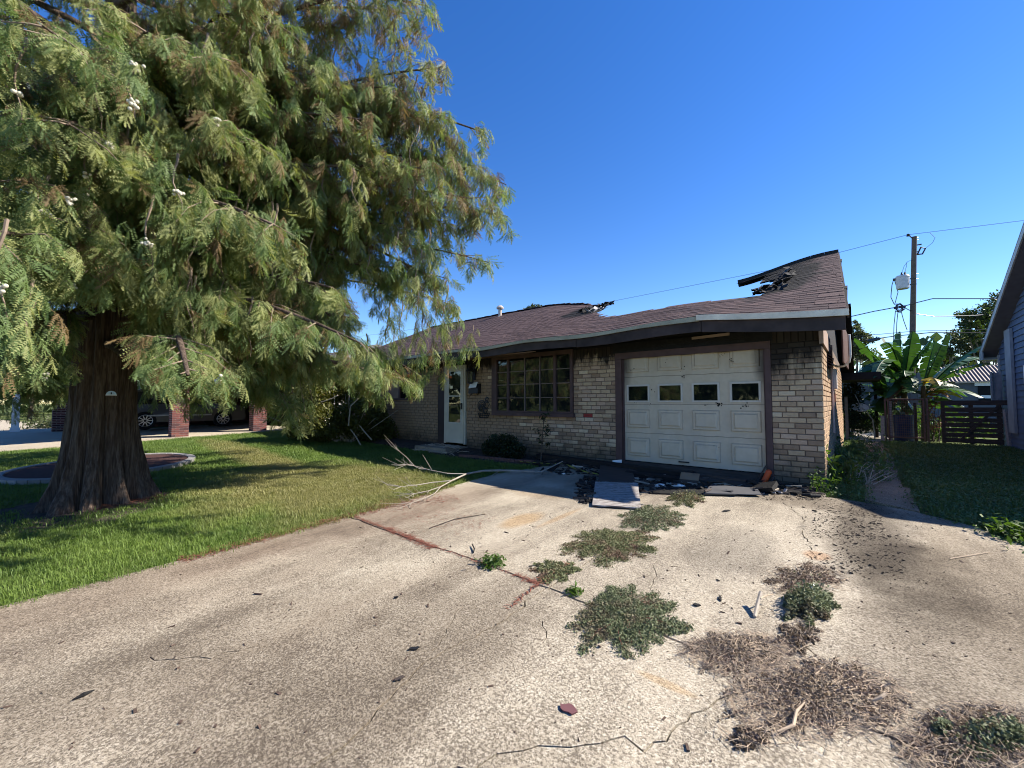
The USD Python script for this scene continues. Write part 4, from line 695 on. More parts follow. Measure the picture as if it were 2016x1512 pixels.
def hip(x0, x1, y0, y1, z0, z1, ins): return MB().add([(x0, y0, z0), (x1, y0, z0), (x1, y1, z0), (x0, y1, z0), (x0 + ins, (y0 + y1) / 2, z1), (x1 - ins, (y0 + y1) / 2, z1)], [(0, 1, 5, 4), (1, 2, 5), (2, 3, 4, 5), (3, 0, 4), (3, 2, 1, 0)])
obj("roof", hip(-29, -18.15, 0.15, 9.05, 2.745, 4.3, 4.2), M_GREYSH, nh); obj("roof", hip(-36, -19.4, 8.3, 24, 3.0, 5.4, 7), M_GREYSH, nh)
obj("wall", MB().box((-34, 9.0, -0.1), (-20.02, 22.5, 2.95)), M_NWALL, nh)
for k in range(15): obj("siding_board", MB().add([(-19.985, 9.35, k * 0.2), (-20.02, 9.35, k * 0.2), (-20.02, 22.5, k * 0.2), (-19.985, 22.5, k * 0.2), (-20.012, 9.35, k * 0.2 + 0.2), (-20.02, 9.35, k * 0.2 + 0.2), (-20.02, 22.5, k * 0.2 + 0.2), (-20.012, 22.5, k * 0.2 + 0.2)], MB.BF), M_NWALL, nh)
obj("corner_board", MB().box((-20.02, 9.02, -0.1), (-19.96, 9.34, 2.93)), M_ORANGE, nh); obj("eave_fascia", MB().box((-19.42, 8.3, 2.82), (-19.38, 24, 2.998)), M_GREYM, nh)
# car in the carport, its nose to the right
suv = thing("parked_suv", "dark sport utility vehicle parked in the shade of the brick carport", "car", (-24.1, 4.6, 0.05)); cx0, cx1 = -25.1, -23.2
prof = [(2.3, 0.32), (2.25, 0.75), (2.35, 1.02), (2.5, 1.1), (2.75, 1.62), (3.1, 1.74), (4.6, 1.72), (5.0, 1.62), (5.75, 1.14), (6.7, 1.03), (6.95, 0.88), (7.0, 0.5), (6.9, 0.3)]
def sect(pts, x0, x1, ins=0.0): 
    n = len(pts); zz = [max(0, (z - 1.05)) * ins for _, z in pts]; V = [(x0 + i, y, z + 0.05) for (y, z), i in zip(pts, zz)] + [(x1 - i, y, z + 0.05) for (y, z), i in zip(pts, zz)]
    return MB().add(V, [tuple(range(n - 1, -1, -1)), tuple(range(n, 2 * n))] + [(i, (i + 1) % n, n + (i + 1) % n, n + i) for i in range(n)])
M_CAR = flat("dark_bronze_paint", (0.06, 0.052, 0.045), 0.3, 0.05, spec=0.6); obj("body", sect(prof, cx0, cx1, 0.28), M_CAR, suv)
def sidewin(y0, y1, y2, y3): return MB().add([(cx1 - 0.03 + 0.012, y0, 1.15), (cx1 - 0.03 + 0.012, y1, 1.15), (cx1 - 0.168, y2, 1.66), (cx1 - 0.168, y3, 1.66), (cx1 - 0.08, y0, 1.15), (cx1 - 0.08, y1, 1.15), (cx1 - 0.22, y2, 1.66), (cx1 - 0.22, y3, 1.66)], MB.BF)
for q in ((2.75, 3.5, 3.5, 2.98), (3.58, 4.5, 4.45, 3.58), (4.58, 5.5, 4.98, 4.53)): obj("side_window", sidewin(*q), M_GLASS, suv)
obj("side_moulding", MB().box((cx1 - 0.005, 3.3, 0.62), (cx1 + 0.018, 5.6, 0.68)), M_GALV, suv); obj("door_handle", MB().box((cx1 - 0.01, 4.25, 1.02), (cx1 + 0.02, 4.45, 1.05)), M_GALV, suv)
obj("headlight", MB().box((cx1 - 0.3, 6.7, 0.84), (cx1 - 0.02, 6.96, 1.0)), M_WHITE, suv); obj("mirror", MB().obox((cx1 + 0.08, 5.35, 1.2), (0.2, 0.1, 0.15)), M_CAR, suv)
for wy in (3.25, 6.05):
    for sx_i in (cx1 - 0.1, cx0 + 0.1):
        m = MB().lathe((0, 0, 0), [(0.22, -0.11), (0.36, -0.115), (0.385, -0.09), (0.385, 0.09), (0.36, 0.115), (0.24, 0.11)], 26); v, f = m.tri(); v = v[:, [2, 1, 0]] + [sx_i, wy, 0.435]
        wh = obj("wheel", (v, f[:, ::-1]), flat(f"tyre_rubber_{int(wy * 10)}_{int(sx_i * -10)}", (0.012, 0.012, 0.012), 0.9), suv, smooth=35); ri = MB(); ex = sx_i + (0.118 if sx_i > -24 else -0.118)
        ri.tube([(ex, wy + 0.245 * math.cos(a), 0.435 + 0.245 * math.sin(a)) for a in np.linspace(0, 2 * math.pi, 25)], 0.014, 5)
        for k in range(10): a = k * 0.6283; ri.beam((ex, wy + 0.05 * math.cos(a), 0.435 + 0.05 * math.sin(a)), (ex, wy + 0.24 * math.cos(a), 0.435 + 0.24 * math.sin(a)), 0.03, 0.03)
        obj("rim", ri, flat(f"bright_alloy_{int(wy * 10)}_{int(sx_i * -10)}", (0.6, 0.6, 0.6), 0.3, metal=0.7), wh)
wp = onG(29, 851); one("white_post", MB().box(wp - [0.12, 0.12, 0.1], wp + [0.12, 0.12, 2.35]).box(wp + [-0.16, -0.16, 2.35], wp + [0.16, 0.16, 2.42]).box(wp + [-0.15, -0.15, 0], wp + [0.15, 0.15, 0.2]), M_WHITE, "white post standing beyond the neighbour's driveway", "post")
r = np.random.default_rng(40); c = onG(112, 842)
one("low_shrub", MB().quads(rquads(c + np.abs(r.normal(0, 1, (1500, 3))) * [0, 0, 0.28] + r.normal(0, 1, (1500, 3)) * [0.5, 0.6, 0], 0.07, r)), M_PALEL, "grey low shrub at the corner of the neighbour's driveway", "shrub")
tree("shade_tree", "broad dark tree behind the carport at the far left", G0(60, 34), 4, [lob(20, 690, 34, 60), lob(90, 660, 34, 60), lob(130, 720, 33, 50), lob(-40, 650, 35, 80), lob(60, 740, 33, 40)], 9000, 0.16, M_OAK, seed=35)
tree("shade_tree", "dark tree rising behind the carport roof", G0(380, 42), 5, [lob(330, 650, 42, 45), lob(400, 630, 42, 55), lob(470, 660, 41, 50), lob(540, 670, 42, 40), lob(260, 660, 43, 50)], 9000, 0.17, M_OAK, seed=36)
tree("shade_tree", "dark leafy tree across the neighbour's far driveway", G0(-20, 48), 5, [lob(-30, 720, 48, 60), lob(40, 760, 47, 36), lob(120, 765, 50, 30), lob(180, 760, 50, 40)], 7000, 0.17, M_OAK, seed=37)
# ------------------------------------------------------------------ the bald cypress
TC = np.array([-9.36, 0.78]); tz0 = zg(*TC)
cy = thing("cypress_tree", "huge bald cypress with fluted trunk and drooping feathery branches on the lawn", "tree", (*TC, tz0))
def trunk_mesh():
    nz_, na = 70, 240; zs = np.concatenate([np.linspace(-0.15, 1.6, 40), np.linspace(1.7, 13, 30)]); V = []
    an = np.arange(na) / na * 2 * math.pi
    for z in zs:
        rb = np.interp(z, [-0.2, 0.0, 0.35, 0.8, 1.5, 2.6, 3.4, 6, 10, 13], [0.62, 0.54, 0.455, 0.405, 0.365, 0.335, 0.32, 0.24, 0.12, 0.03]); fl = np.interp(z, [-0.2, 0.25, 0.8, 1.5, 2.6], [0.80, 0.58, 0.34, 0.17, 0.08])
        aw = an + 0.16 * np.sin(2 * an + 1) + 0.05 * z; lob_ = np.abs(np.cos(4.5 * aw + 0.6)) ** 0.75 - 0.62 + 0.22 * np.cos(3 * an + 2.2) + 0.12 * np.cos(13 * an + 0.7 * z)
        n1 = meshkit.noise(np.stack([np.cos(an) * 9, np.sin(an) * 9, np.full(na, z * 0.9)], -1), 3) - 0.5; n2 = meshkit.noise(np.stack([np.cos(an) * 26, np.sin(an) * 26, np.full(na, z * 1.6)], -1), 9) - 0.5
        R_ = rb * (1 + fl * lob_) + 0.045 * n1 + 0.04 * n2
        cx = TC[0] + 0.02 * z + 0.05 * math.sin(z * 0.6); V.append(np.stack([cx + R_ * np.cos(an), TC[1] + R_ * np.sin(an), np.full(na, tz0 + z)], -1))
    F = [(i * na + j, i * na + (j + 1) % na, (i + 1) * na + (j + 1) % na, (i + 1) * na + j) for i in range(nz_ - 1) for j in range(na)]
    return MB().add(np.vstack(V), F)
def barkmat():
    g = G(); p = g.pos(); a = g.noise(p, 1.0, 5, 0.7, sc=(26, 26, 2.4), dist=0.4); b = g.noise(p, 1.0, 4, 0.6, sc=(60, 60, 5)); c = g.noise(p, 2.2, 4)
    f = g.m("add", g.m("multiply", a, 0.65), g.m("multiply", b, 0.35)); col = g.ramp(f, [(0.30, (0.02, 0.014, 0.011)), (0.46, (0.075, 0.052, 0.04)), (0.6, (0.15, 0.115, 0.09)), (0.75, (0.24, 0.20, 0.165))])
    col = g.mix(g.rng(c, 0.55, 0.7, 0, 0.5), col, g.mix(1.0, col, (1.05, 0.82, 0.7), "multiply"))
    return g.surf("cypress_bark", col, 0.95, f, 0.05, 1.0, 0.15)
M_CYB = barkmat(); obj("trunk", trunk_mesh(), M_CYB, cy, smooth=True)
CROWN = Polygon([(-400, -3000), (1200, -3000), (880, -300), (842, -40), (852, 30), (842, 62), (880, 120), (868, 165), (888, 208), (900, 240), (918, 248), (950, 232), (955, 262), (990, 290), (1000, 318), (1010, 355), (990, 390), (1000, 420), (1018, 448), (992, 482), (955, 498), (968, 522), (925, 535), (880, 548), (868, 575), (902, 580), (905, 605), (885, 640), (910, 650), (952, 668), (940, 700), (905, 728), (880, 735), (868, 758), (850, 752), (845, 728), (815, 728), (838, 745), (822, 770), (798, 765), (765, 740), (770, 775), (745, 792), (715, 782), (690, 738), (640, 748), (600, 742), (612, 800), (606, 838), (565, 862), (535, 842), (548, 790), (510, 778), (478, 768), (482, 752), (300, 752), (278, 700), (268, 575), (150, 560), (140, 650), (132, 780), (60, 770), (40, 755), (-400, 770)])
GAPS = [Polygon([(688, 522), (712, 545), (738, 618), (746, 652), (722, 655), (702, 625), (680, 590), (664, 540)]), Polygon([(612, 205), (640, 215), (632, 232), (606, 226)]), Polygon([(640, 300), (662, 312), (650, 330), (632, 318)]), Polygon([(575, 100), (600, 120), (590, 150), (572, 140)]), Polygon([(300, 410), (325, 425), (318, 440), (298, 432)]), Polygon([(745, 455), (770, 470), (758, 490), (742, 478)])]
from shapely.prepared import prep
PC, PG = prep(CROWN), [prep(q) for q in GAPS]
def inside(P):
    x, y, w = proj(P)
    if w < 0.8: return False
    if not PC.contains(Point(x, y)): return False
    return not any(q.contains(Point(x, y)) for q in PG)
rc = np.random.default_rng(101); SPOS, SDIR, SK = [], [], []; limbs, twigs = MB(), MB(); cones = []
def branchlet(p, d, L, russet, dens=1.0):
    """a drooping side shoot carrying sprays"""
    d = d / np.linalg.norm(d); n = max(3, int(L / 0.085)); P = []; q = p.copy()
    for i in range(n):
        t = i / n; dd = d.copy(); dd[2] -= 1.5 * t * t + 0.12; dd /= np.linalg.norm(dd); q = q + dd * L / n
        if not inside(q): break
        P.append(q.copy())
        for _ in range(2):
            if rc.random() > dens * 0.9: continue
            sd = dd + rc.normal(0, 0.6, 3); sd[2] -= 0.75; SPOS.append(q + rc.normal(0, 0.03, 3)); SDIR.append(sd / np.linalg.norm(sd)); SK.append(russet)
    if len(P) > 2:
        twigs.tube(np.array([p] + P[::3]), np.linspace(0.012, 0.003, len(P[::3]) + 1), 4, cap=False)
        if rc.random() < 0.12 and P[-1][2] < 6: cones.append(P[-1])
def pathok(P):
    x, y, w = proj(P); return inside(P) or (w > 0.8 and 60 < x < 420 and 480 < y < 760)
def limb(z0, target, sagk, nb, r0, start=0.3, dens=1.0, bl=1.0, russet=0.1):
    a = np.array([TC[0] + 0.02 * z0, TC[1], tz0 + z0]); b = np.array(target, float); L = np.linalg.norm(b - a); n = 16; t = np.linspace(0, 1, n); wob = rc.normal(0, 0.04 * L, (4, 3))
    P = a + (b - a) * t[:, None]; P[:, 2] += sagk * L * 4 * t * (1 - t); P += np.array([np.interp(t, [0, .33, .66, 1], wob[:, k] * [0, 1, 1, 0.3]) for k in range(3)]).T
    keep = [i for i in range(n) if i < 4 or inside(P[i])]; stop = n
    for i in range(4, n):
        if not pathok(P[i]) and proj(P[i])[2] > 0.8 and proj(P[i])[1] > -40 and proj(P[i])[0] > -60: stop = i; break
    if stop < 6: return
    limbs.tube(P[:stop], r0 * (1 - t[:stop]) ** 0.8 + 0.008, 7)
    D = np.gradient(P, axis=0)
    for k in range(nb):
        s = start + (1 - start) * (k + rc.random()) / nb; i = s * (n - 1)
        if i >= stop - 1: continue
        i0 = int(i); p = P[i0] + (P[min(i0 + 1, n - 1)] - P[i0]) * (i - i0); d = D[i0] / np.linalg.norm(D[i0]); side = np.cross(d, [0, 0, 1.0]); side /= max(1e-6, np.linalg.norm(side)); sg = 1 if k % 2 else -1
        ang = rc.uniform(0.35, 1.2); dd = d * math.cos(ang) + sg * side * math.sin(ang) + np.array([0, 0, rc.uniform(-0.25, 0.3)])
        branchlet(p, dd, bl * rc.uniform(0.5, 1.25) * (1.1 - 0.45 * s), russet + (0.25 if rc.random() < 0.12 else 0), dens)
def hang(px, y0, y1, D, ru=0.05, lean=0.0):
    """a shoot hanging straight down, feathered on all sides"""
    a, b = atD(px, y0, D), atD(px + lean, y1, D); n = max(4, int(np.linalg.norm(b - a) / 0.09)); P = np.array([a + (b - a) * t + np.array([0.03 * math.sin(9 * t), 0.03 * math.cos(7 * t), 0]) for t in np.linspace(0, 1, n)]); twigs.tube(P, np.linspace(0.014, 0.003, n), 5, cap=False)
    if px < 560 and 0 < y1 < 690 and D < 6.6 and rc.random() < 0.8:
        q = P[int(n * 0.6)]; cones.append(q + (CAM - q) / np.linalg.norm(CAM - q) * 0.22)
    for i in range(n):
        for _ in range(2):
            az = rc.uniform(0, 6.28); sd = np.array([math.cos(az), math.sin(az), -0.9]); l = rc.uniform(0.0, 0.28) * (1 - 0.5 * i / n); SPOS.append(P[i] + sd * l * 0.8); SDIR.append(sd / np.linalg.norm(sd)); SK.append(ru)
for q in [(575, 690, 835, 7.8, .03, 8), (560, 640, 790, 7.7), (595, 700, 815, 7.9), (545, 700, 820, 7.7), (530, 600, 740, 7.4), (610, 700, 800, 8.0), (500, 560, 720, 6.9), (520, 520, 660, 6.8), (470, 500, 640, 6.2), (440, 440, 590, 5.8), (485, 380, 520, 6.0), (900, 620, 700, 9.3, .15), (870, 640, 735, 9.4, .1), (850, 660, 730, 9.3, .1), (930, 640, 690, 9.4, .2), (820, 650, 720, 9.3, .1), (790, 590, 700, 9.2, .1), (765, 600, 690, 9.3), (880, 560, 640, 9.0, .1), (640, 560, 720, 8.2), (680, 640, 750, 8.7), (720, 680, 780, 9.2), (750, 690, 780, 9.5), (600, 520, 680, 7.6), (660, 480, 600, 7.6), (25, 640, 735, 7.0), (75, 640, 760, 7.4), (110, 640, 775, 7.6), (-30, 620, 740, 6.6), (320, 560, 690, 7.8), (370, 580, 720, 8.3), (420, 600, 740, 8.6), (460, 600, 740, 8.8), (290, 580, 680, 7.6)]: hang(*q)
for px in range(270, 525, 13): hang(px, rc.uniform(600, 680), rc.uniform(735, 800), rc.uniform(8.4, 9.8))
for px in range(-30, 135, 13): hang(px, rc.uniform(600, 680), rc.uniform(740, 805), rc.uniform(7.6, 8.8))
for _ in range(210):
    px, py = rc.uniform(-40, 1000), rc.uniform(20, 640); D = np.interp(px, [0, 300, 600, 1000], [4.3, 5.0, 6.5, 7.4]) + rc.normal(0, 0.45) + (0.9 if py > 520 and px > 500 else 0); l = rc.uniform(50, 130) * 5.5 / D
    if PC.contains(Point(px + 30, py)) and PC.contains(Point(px, py + l)) and PC.contains(Point(px + 25, py + l + 25)) and not any(q.contains(Point(px, py + l / 2)) for q in PG): hang(px, py, py + l, D, 0.05 + 0.3 * (py < 330 and px > 600), rc.normal(0, 10))
for _ in range(170):
    px, py = rc.uniform(220, 720), rc.uniform(180, 690); D = np.interp(px, [0, 300, 600, 1000], [4.3, 5.0, 6.5, 7.4]) + rc.uniform(0.9, 2.0); l = rc.uniform(60, 130) * 5.5 / D
    if PC.contains(Point(px, py)) and PC.contains(Point(px, py + l)) and PC.contains(Point(px + 30, py + l)) and not any(q.contains(Point(px + o, py + l * f)) for q in PG for o in (-20, 0, 20) for f in (0, .5, 1)): hang(px, py, py + l, D, 0.03, rc.normal(0, 10))
# boughs all round the trunk
for i in range(92):
    h = 2.55 + 8.6 * (i / 92) ** 1.15; az = i * 2.39996 + rc.normal(0, 0.2); L = np.interp(h, [2.5, 4, 6, 8, 11], [5.2, 5.6, 4.9, 3.9, 1.4]) * rc.uniform(0.75, 1.05)
    tgt = (TC[0] + L * math.cos(az), TC[1] + L * math.sin(az), tz0 + h - L * np.interp(h, [2.5, 5, 9], [0.16, 0.12, 0.02]) + rc.normal(0, 0.2))
    if proj(tgt)[2] < 2.2 and h < 7: continue
    vis = h < 7.6
    limb(h, tgt, 0.07, 26 if vis else 11, np.interp(h, [2.5, 6, 11], [0.075, 0.055, 0.03]), 0.22, 1.0 if vis else 0.6, russet=0.12 if h < 6 else 0.3)
# the boughs that draw its outline: (x, y in the picture, distance, height on the trunk, sideshoots)
for px, py, D, h, nb, ru in [(1005, 448, 7.4, 3.9, 30, .15), (1000, 360, 7.2, 4.6, 30, .2), (985, 300, 7.0, 5.2, 28, .2), (945, 245, 6.8, 5.6, 22, .1), (880, 215, 6.8, 5.7, 26, .4), (870, 120, 6.6, 6.4, 26, .5), (845, 10, 6.5, 7.0, 24, .5), (960, 500, 7.8, 3.8, 24, .1), (930, 400, 6.8, 4.4, 30, .4), (860, 330, 6.4, 4.8, 30, .35), (880, 540, 8.2, 3.6, 24, .1),
      (935, 665, 9.4, 3.3, 30, .1), (890, 600, 9.2, 3.6, 26, .1), (850, 650, 9.2, 3.4, 26, .15), (800, 560, 8.4, 3.6, 28, .1), (765, 650, 9.6, 3.2, 24, .1), (830, 750, 10.0, 2.9, 22, .05), (745, 780, 9.6, 2.8, 26, .05), (700, 720, 9.0, 2.9, 26, .05), (640, 700, 8.6, 2.9, 24, .05), (580, 850, 7.9, 2.8, 34, .05), (560, 780, 7.7, 3.0, 28, .05), (500, 720, 7.5, 2.9, 26, .05),
      (470, 560, 5.6, 3.4, 30, .05), (420, 640, 5.8, 3.1, 28, .05), (540, 620, 6.2, 3.2, 30, .05), (610, 590, 7.0, 3.3, 28, .05), (660, 500, 7.2, 3.6, 26, .05), (450, 420, 5.2, 4.0, 30, .15), (480, 270, 5.0, 4.9, 30, .2), (430, 120, 4.9, 5.8, 28, .25), (300, 60, 4.6, 6.0, 26, .2), (330, 330, 4.7, 4.4, 30, .1), (250, 500, 4.9, 3.6, 30, .05), (300, 540, 5.3, 3.3, 24, .05), (200, 560, 5.4, 3.2, 18, .05),
      (120, 640, 4.9, 3.1, 28, .05), (60, 690, 4.7, 3.0, 28, .05), (150, 440, 4.3, 3.9, 30, .1), (60, 520, 4.2, 3.5, 28, .05), (40, 360, 4.0, 4.2, 28, .1), (120, 240, 4.0, 4.9, 28, .2), (40, 120, 4.0, 5.4, 26, .2), (180, 120, 4.3, 5.6, 26, .2), (720, 250, 6.0, 5.4, 28, .3), (760, 120, 6.2, 6.2, 28, .35), (640, 120, 5.8, 6.2, 26, .3), (560, 30, 5.6, 6.6, 24, .3), (700, 400, 6.6, 4.4, 28, .15), (790, 440, 6.8, 4.3, 28, .2), (330, 705, 8.6, 2.7, 26, .05), (420, 690, 8.9, 2.7, 26, .05), (370, 735, 9.6, 2.6, 26, .05), (470, 735, 9.2, 2.6, 26, .05), (300, 690, 8.0, 2.7, 24, .05), (520, 740, 9.8, 2.7, 26, .05), (90, 735, 8.2, 2.7, 26, .05), (20, 745, 7.6, 2.7, 26, .05), (-60, 730, 7.0, 2.8, 24, .05), (800, 40, 7.2, 7.0, 26, .5), (780, 200, 7.2, 6.0, 28, .4), (830, 280, 7.3, 5.4, 28, .3), (760, 330, 7.4, 5.2, 28, .2), (930, 330, 7.8, 5.0, 28, .25), (900, 450, 7.9, 4.3, 28, .2), (840, 400, 7.7, 4.7, 28, .25), (700, 60, 7.0, 7.0, 26, .4), (690, 180, 7.2, 6.2, 28, .3), (-40, 600, 4.6, 3.3, 24, .05), (-60, 450, 4.2, 3.8, 24, .1)]:
    limb(h, atD(px, py, D), 0.06 if D < 7 else 0.1, nb, 0.034, 0.3, 1.0, 0.95, ru)
def spray(sd):
    """one feathery shoot: a short stem with narrow hanging fronds, every frond two rows of soft needles"""
    r = np.random.default_rng(sd); L = 0.26; Q = []; T = MB(); n = 6
    ax = lambda t: np.array([L * t, 0.0, 0.02 * math.sin(3 * t) - 0.12 * t * t])
    for i in range(1, n + 1):
        t = i / n
        for s in ((0,) if i == n else (-1, 1)):
            fl = (0.20 - 0.07 * t) * r.uniform(0.7, 1.15); a = s * r.uniform(0.35, 1.0); b = ax(t - 0.06 * r.random()); d = np.array([math.cos(a), math.sin(a), -0.35 - 0.8 * r.random()]); d /= np.linalg.norm(d)
            tw = r.uniform(-0.9, 0.9); sd_ = np.cross(d, [0, 0, 1.0]); sd_ /= np.linalg.norm(sd_); nn = np.cross(sd_, d); sd_ = sd_ * math.cos(tw) + nn * math.sin(tw); m = 8
            for j in range(m):
                u = (j + 0.2) / m; c = b + d * fl * u + np.array([0, 0, -0.3 * u * u * fl]); nl = 0.0225 * math.sin(0.5 + 2.3 * u) ** 0.7 * r.uniform(0.75, 1.25); w = d * 0.0078
                for q in (-1, 1):
                    e = c + (d * 0.55 + q * sd_ + nn * r.uniform(-0.35, 0.35)) * nl; Q.append([c - w, c + w, e])
    T.quads(np.array(Q), 3); T.tube([ax(0), ax(0.5), ax(1)], [0.003, 0.002, 0.001], 3, cap=False); return T
GREEN = leafmat("cypress_green", [(0.2, (0.115, 0.17, 0.062)), (0.5, (0.195, 0.255, 0.092)), (0.8, (0.30, 0.35, 0.145))], (1.2, 1.3, 0.6), 0.4, 0.55, 0.9, 0.25)
OLIVE = leafmat("cypress_olive", [(0.2, (0.22, 0.245, 0.095)), (0.5, (0.315, 0.335, 0.13)), (0.8, (0.40, 0.41, 0.185))], (1.2, 1.2, 0.6), 0.4, 0.55, 0.9, 0.25)
RUST = leafmat("cypress_russet", [(0.2, (0.17, 0.115, 0.055)), (0.5, (0.23, 0.165, 0.08)), (0.8, (0.28, 0.215, 0.10))], (1.1, 1.05, 0.7), 0.4, 0.6, 0.9, 0.25)
SPOS = np.array(SPOS); SDIR = np.array(SDIR); SK = np.array(SK); n = len(SPOS)
x_ = SDIR; y_ = np.cross(np.array([0, 0, 1.0]) + rc.normal(0, 0.35, (n, 3)), x_); y_ /= np.linalg.norm(y_, axis=1, keepdims=True); z_ = np.cross(x_, y_)
quat = Rot.from_matrix(np.stack([x_, y_, z_], -1)).as_quat(); rnd = rc.random(n); ki = np.where(rnd < SK * 0.75, 2, np.where(rnd < SK * 0.75 + 0.42, 1, 0)) * 3 + rc.integers(0, 3, n)
print("sprays", n)
instancer(cy + "/crown", [(spray(50 + k), m) for m in (GREEN, OLIVE, RUST) for k in range(3)], SPOS - np.array([*TC, tz0]), quat, rc.uniform(0.5, 1.0, n), ki, kind="stuff")
obj("limb", limbs, M_CYB, cy, smooth=True, kind="stuff"); obj("twig", twigs, flat("pale_twig", (0.20, 0.15, 0.11), 0.9, 0.3), cy, kind="stuff")
M_CONE = flat("pale_cypress_cone", (0.50, 0.46, 0.36), 0.8, 0.2, 20); rk_ = np.random.default_rng(9)
for q in sorted(cones, key=lambda q: proj(q)[2])[:44]:
    m = MB()
    for _ in range(int(rk_.integers(5, 12))):
        s = trimesh.creation.icosphere(1, 0.016 * rk_.uniform(0.8, 1.15)); s.apply_translation(q + rk_.normal(0, 0.02, 3)); m.addt(s)
    obj("cone_cluster", m, M_CONE, cy, smooth=True)
tp = onG(215, 980); dtr = proj((TC[0], TC[1], 1))[2] - 0.66; tg = atD(219, 777, dtr)
tag_ = thing("tree_tag", "small pale blue half round tag nailed to the cypress trunk", "tag", tg); dv_ = CAM - tg; aa = math.atan2(dv_[1], dv_[0])
M_TAG = flat("tag_blue", (0.42, 0.58, 0.72), 0.4); pl = Polygon([(0.055 * math.cos(a), 0.055 * math.sin(a)) for a in np.linspace(0, math.pi, 12)]); mt = trimesh.creation.extrude_polygon(pl, 0.006, engine="earcut"); v = np.array(mt.vertices)[:, [2, 0, 1]]
v = Rot.from_euler("z", aa).apply(v) + tg; obj("plate", (v, mt.faces), M_TAG, tag_); obj("rim", MB().obox(tg + [0, 0, -0.006], (0.012, 0.12, 0.012), Rot.from_euler("z", aa)), M_WHITE, tag_)
obj("nail", MB().obox(tg + [0.004, 0, 0.02], (0.02, 0.012, 0.03), Rot.from_euler("z", aa)), M_IRON, tag_)
# planted ring behind the trunk
RC_ = np.array([-13.1, 1.2]); ring = MB(); a0 = np.linspace(0, 2 * math.pi, 49); rx, ry = 1.25, 1.55
for a, b in zip(a0[:-1], a0[1:]):
    b -= 0.012; P = [(RC_[0] + (rx + o) * math.cos(t), RC_[1] + (ry + o) * math.sin(t)) for t in (a, b) for o in (-0.07, 0.07)]; zz = [zg(*p) for p in P]
    ring.add([(*P[0], zz[0] - .05), (*P[1], zz[1] - .05), (*P[3], zz[3] - .05), (*P[2], zz[2] - .05), (*P[0], zz[0] + .07), (*P[1], zz[1] + .065), (*P[3], zz[3] + .065), (*P[2], zz[2] + .07)], MB.BF)
one("bed_edging", ring, flat("dull_edging", (0.24, 0.23, 0.22), 0.9), "pale concrete edging ring around the mulch bed behind the cypress", "edging")
stuff("mulch", MB().plate(Polygon([(RC_[0] + (rx - .08) * math.cos(t), RC_[1] + (ry - .08) * math.sin(t)) for t in a0[:-1]]), -0.02, 0.05), M_MULCH, "dark red mulch filling the ring bed")
r_ = np.random.default_rng(77); ang_ = np.linspace(0, 6.2832, 40)[:-1]
soilp = Polygon([(TC[0] + 0.25 + (1.25 + r_.normal(0, 0.1)) * math.cos(t), TC[1] - 0.2 + (1.3 + r_.normal(0, 0.12)) * math.sin(t)) for t in ang_])
stuff("bare_soil", MB().plate(soilp, -0.06, -0.008), M_SOIL, "bare dark soil and litter round the foot of the cypress")
# ------------------------------------------------------------------ lawn grass
def tuft(seed, nb, h, spread, w):
    r = np.random.default_rng(seed); Q = []
    for _ in range(nb):
        a = r.uniform(0, 6.283); p = np.array([*(r.normal(0, spread, 2)), 0]); d = np.array([math.cos(a), math.sin(a), 0]); hh = h * r.uniform(0.55, 1.25); k = r.uniform(0.2, 0.95); s = np.array([-d[1], d[0], 0]) * w
        q = p + d * hh * k * 0.35 + [0, 0, hh * 0.6]; e = p + d * hh * k + [0, 0, hh * (1.0 - 0.45 * k)]
        Q += [[p - s, p + s, q + s * 0.8, q - s * 0.8], [q - s * 0.8, q + s * 0.8, e + s * 0.1, e - s * 0.1]]
    return MB().quads(np.array(Q))
def grassmat(name, stops, dry=False):
    g = G(); p = g.pos(); x, y, z = g.xyz(p); f = g.m("add", g.m("multiply", g.noise(p, 1.4, 4), 0.5), g.m("multiply", g("geometry", "random_per_island"), 0.5)); col = g.ramp(f, stops)
    w = g.noise(p, 1.5, 4); d = g.m("maximum", g.blob(x, y, -7.6, 3.6, 2.7, 1.9, w, 0.6), g.m("maximum", g.blob(x, y, -8.3, -0.7, 1.6, 0.5, w, 0.5), g.blob(x, y, -12.5, 3.9, 4.0, 0.5, w, 0.6)))
    rr_ = g.rng(g("geometry", "random_per_island"), 0.2, 0.75); col = g.mix(g.m("multiply", d, g.m("multiply_add", rr_, 0.6, 0.55)), col, (0.36, 0.28, 0.14))
    return g.surf(name, col, 0.55, spec=0.35, trans=g.mix(1.0, col, (1.2, 1.4, 0.6), "multiply"), transw=0.35)
M_GR = grassmat("grass_blades", [(0.15, (0.09, 0.145, 0.03)), (0.4, (0.175, 0.245, 0.052)), (0.62, (0.27, 0.325, 0.08)), (0.8, (0.45, 0.42, 0.18))])
rg = np.random.default_rng(55); GP = []
def scatter(n, x0, x1, y0, y1):
    p = np.stack([rg.uniform(x0, x1, n), rg.uniform(y0, y1, n)], 1); d = np.hypot(p[:, 0], p[:, 1]); return p
pts = np.vstack([scatter(13000, -9.5, -5.2, -2.5, 4.6), scatter(9000, -14, -5.3, 3.0, 7.3), scatter(15000, -18.2, -9.0, -4, 7.4), scatter(5000, -30, -18.3, -9, 0)])
keep = []
bx = Polygon(outline.exterior).buffer(-0.05); pb_ = prep(bx); ndp = Polygon([(-18.3, -8), (-18.3, 7.6), (-25.5, 7.6), (-25.5, 2.5), (-60, -2.5), (-60, -6.5), (-25, -4)]); pn_ = prep(ndp)
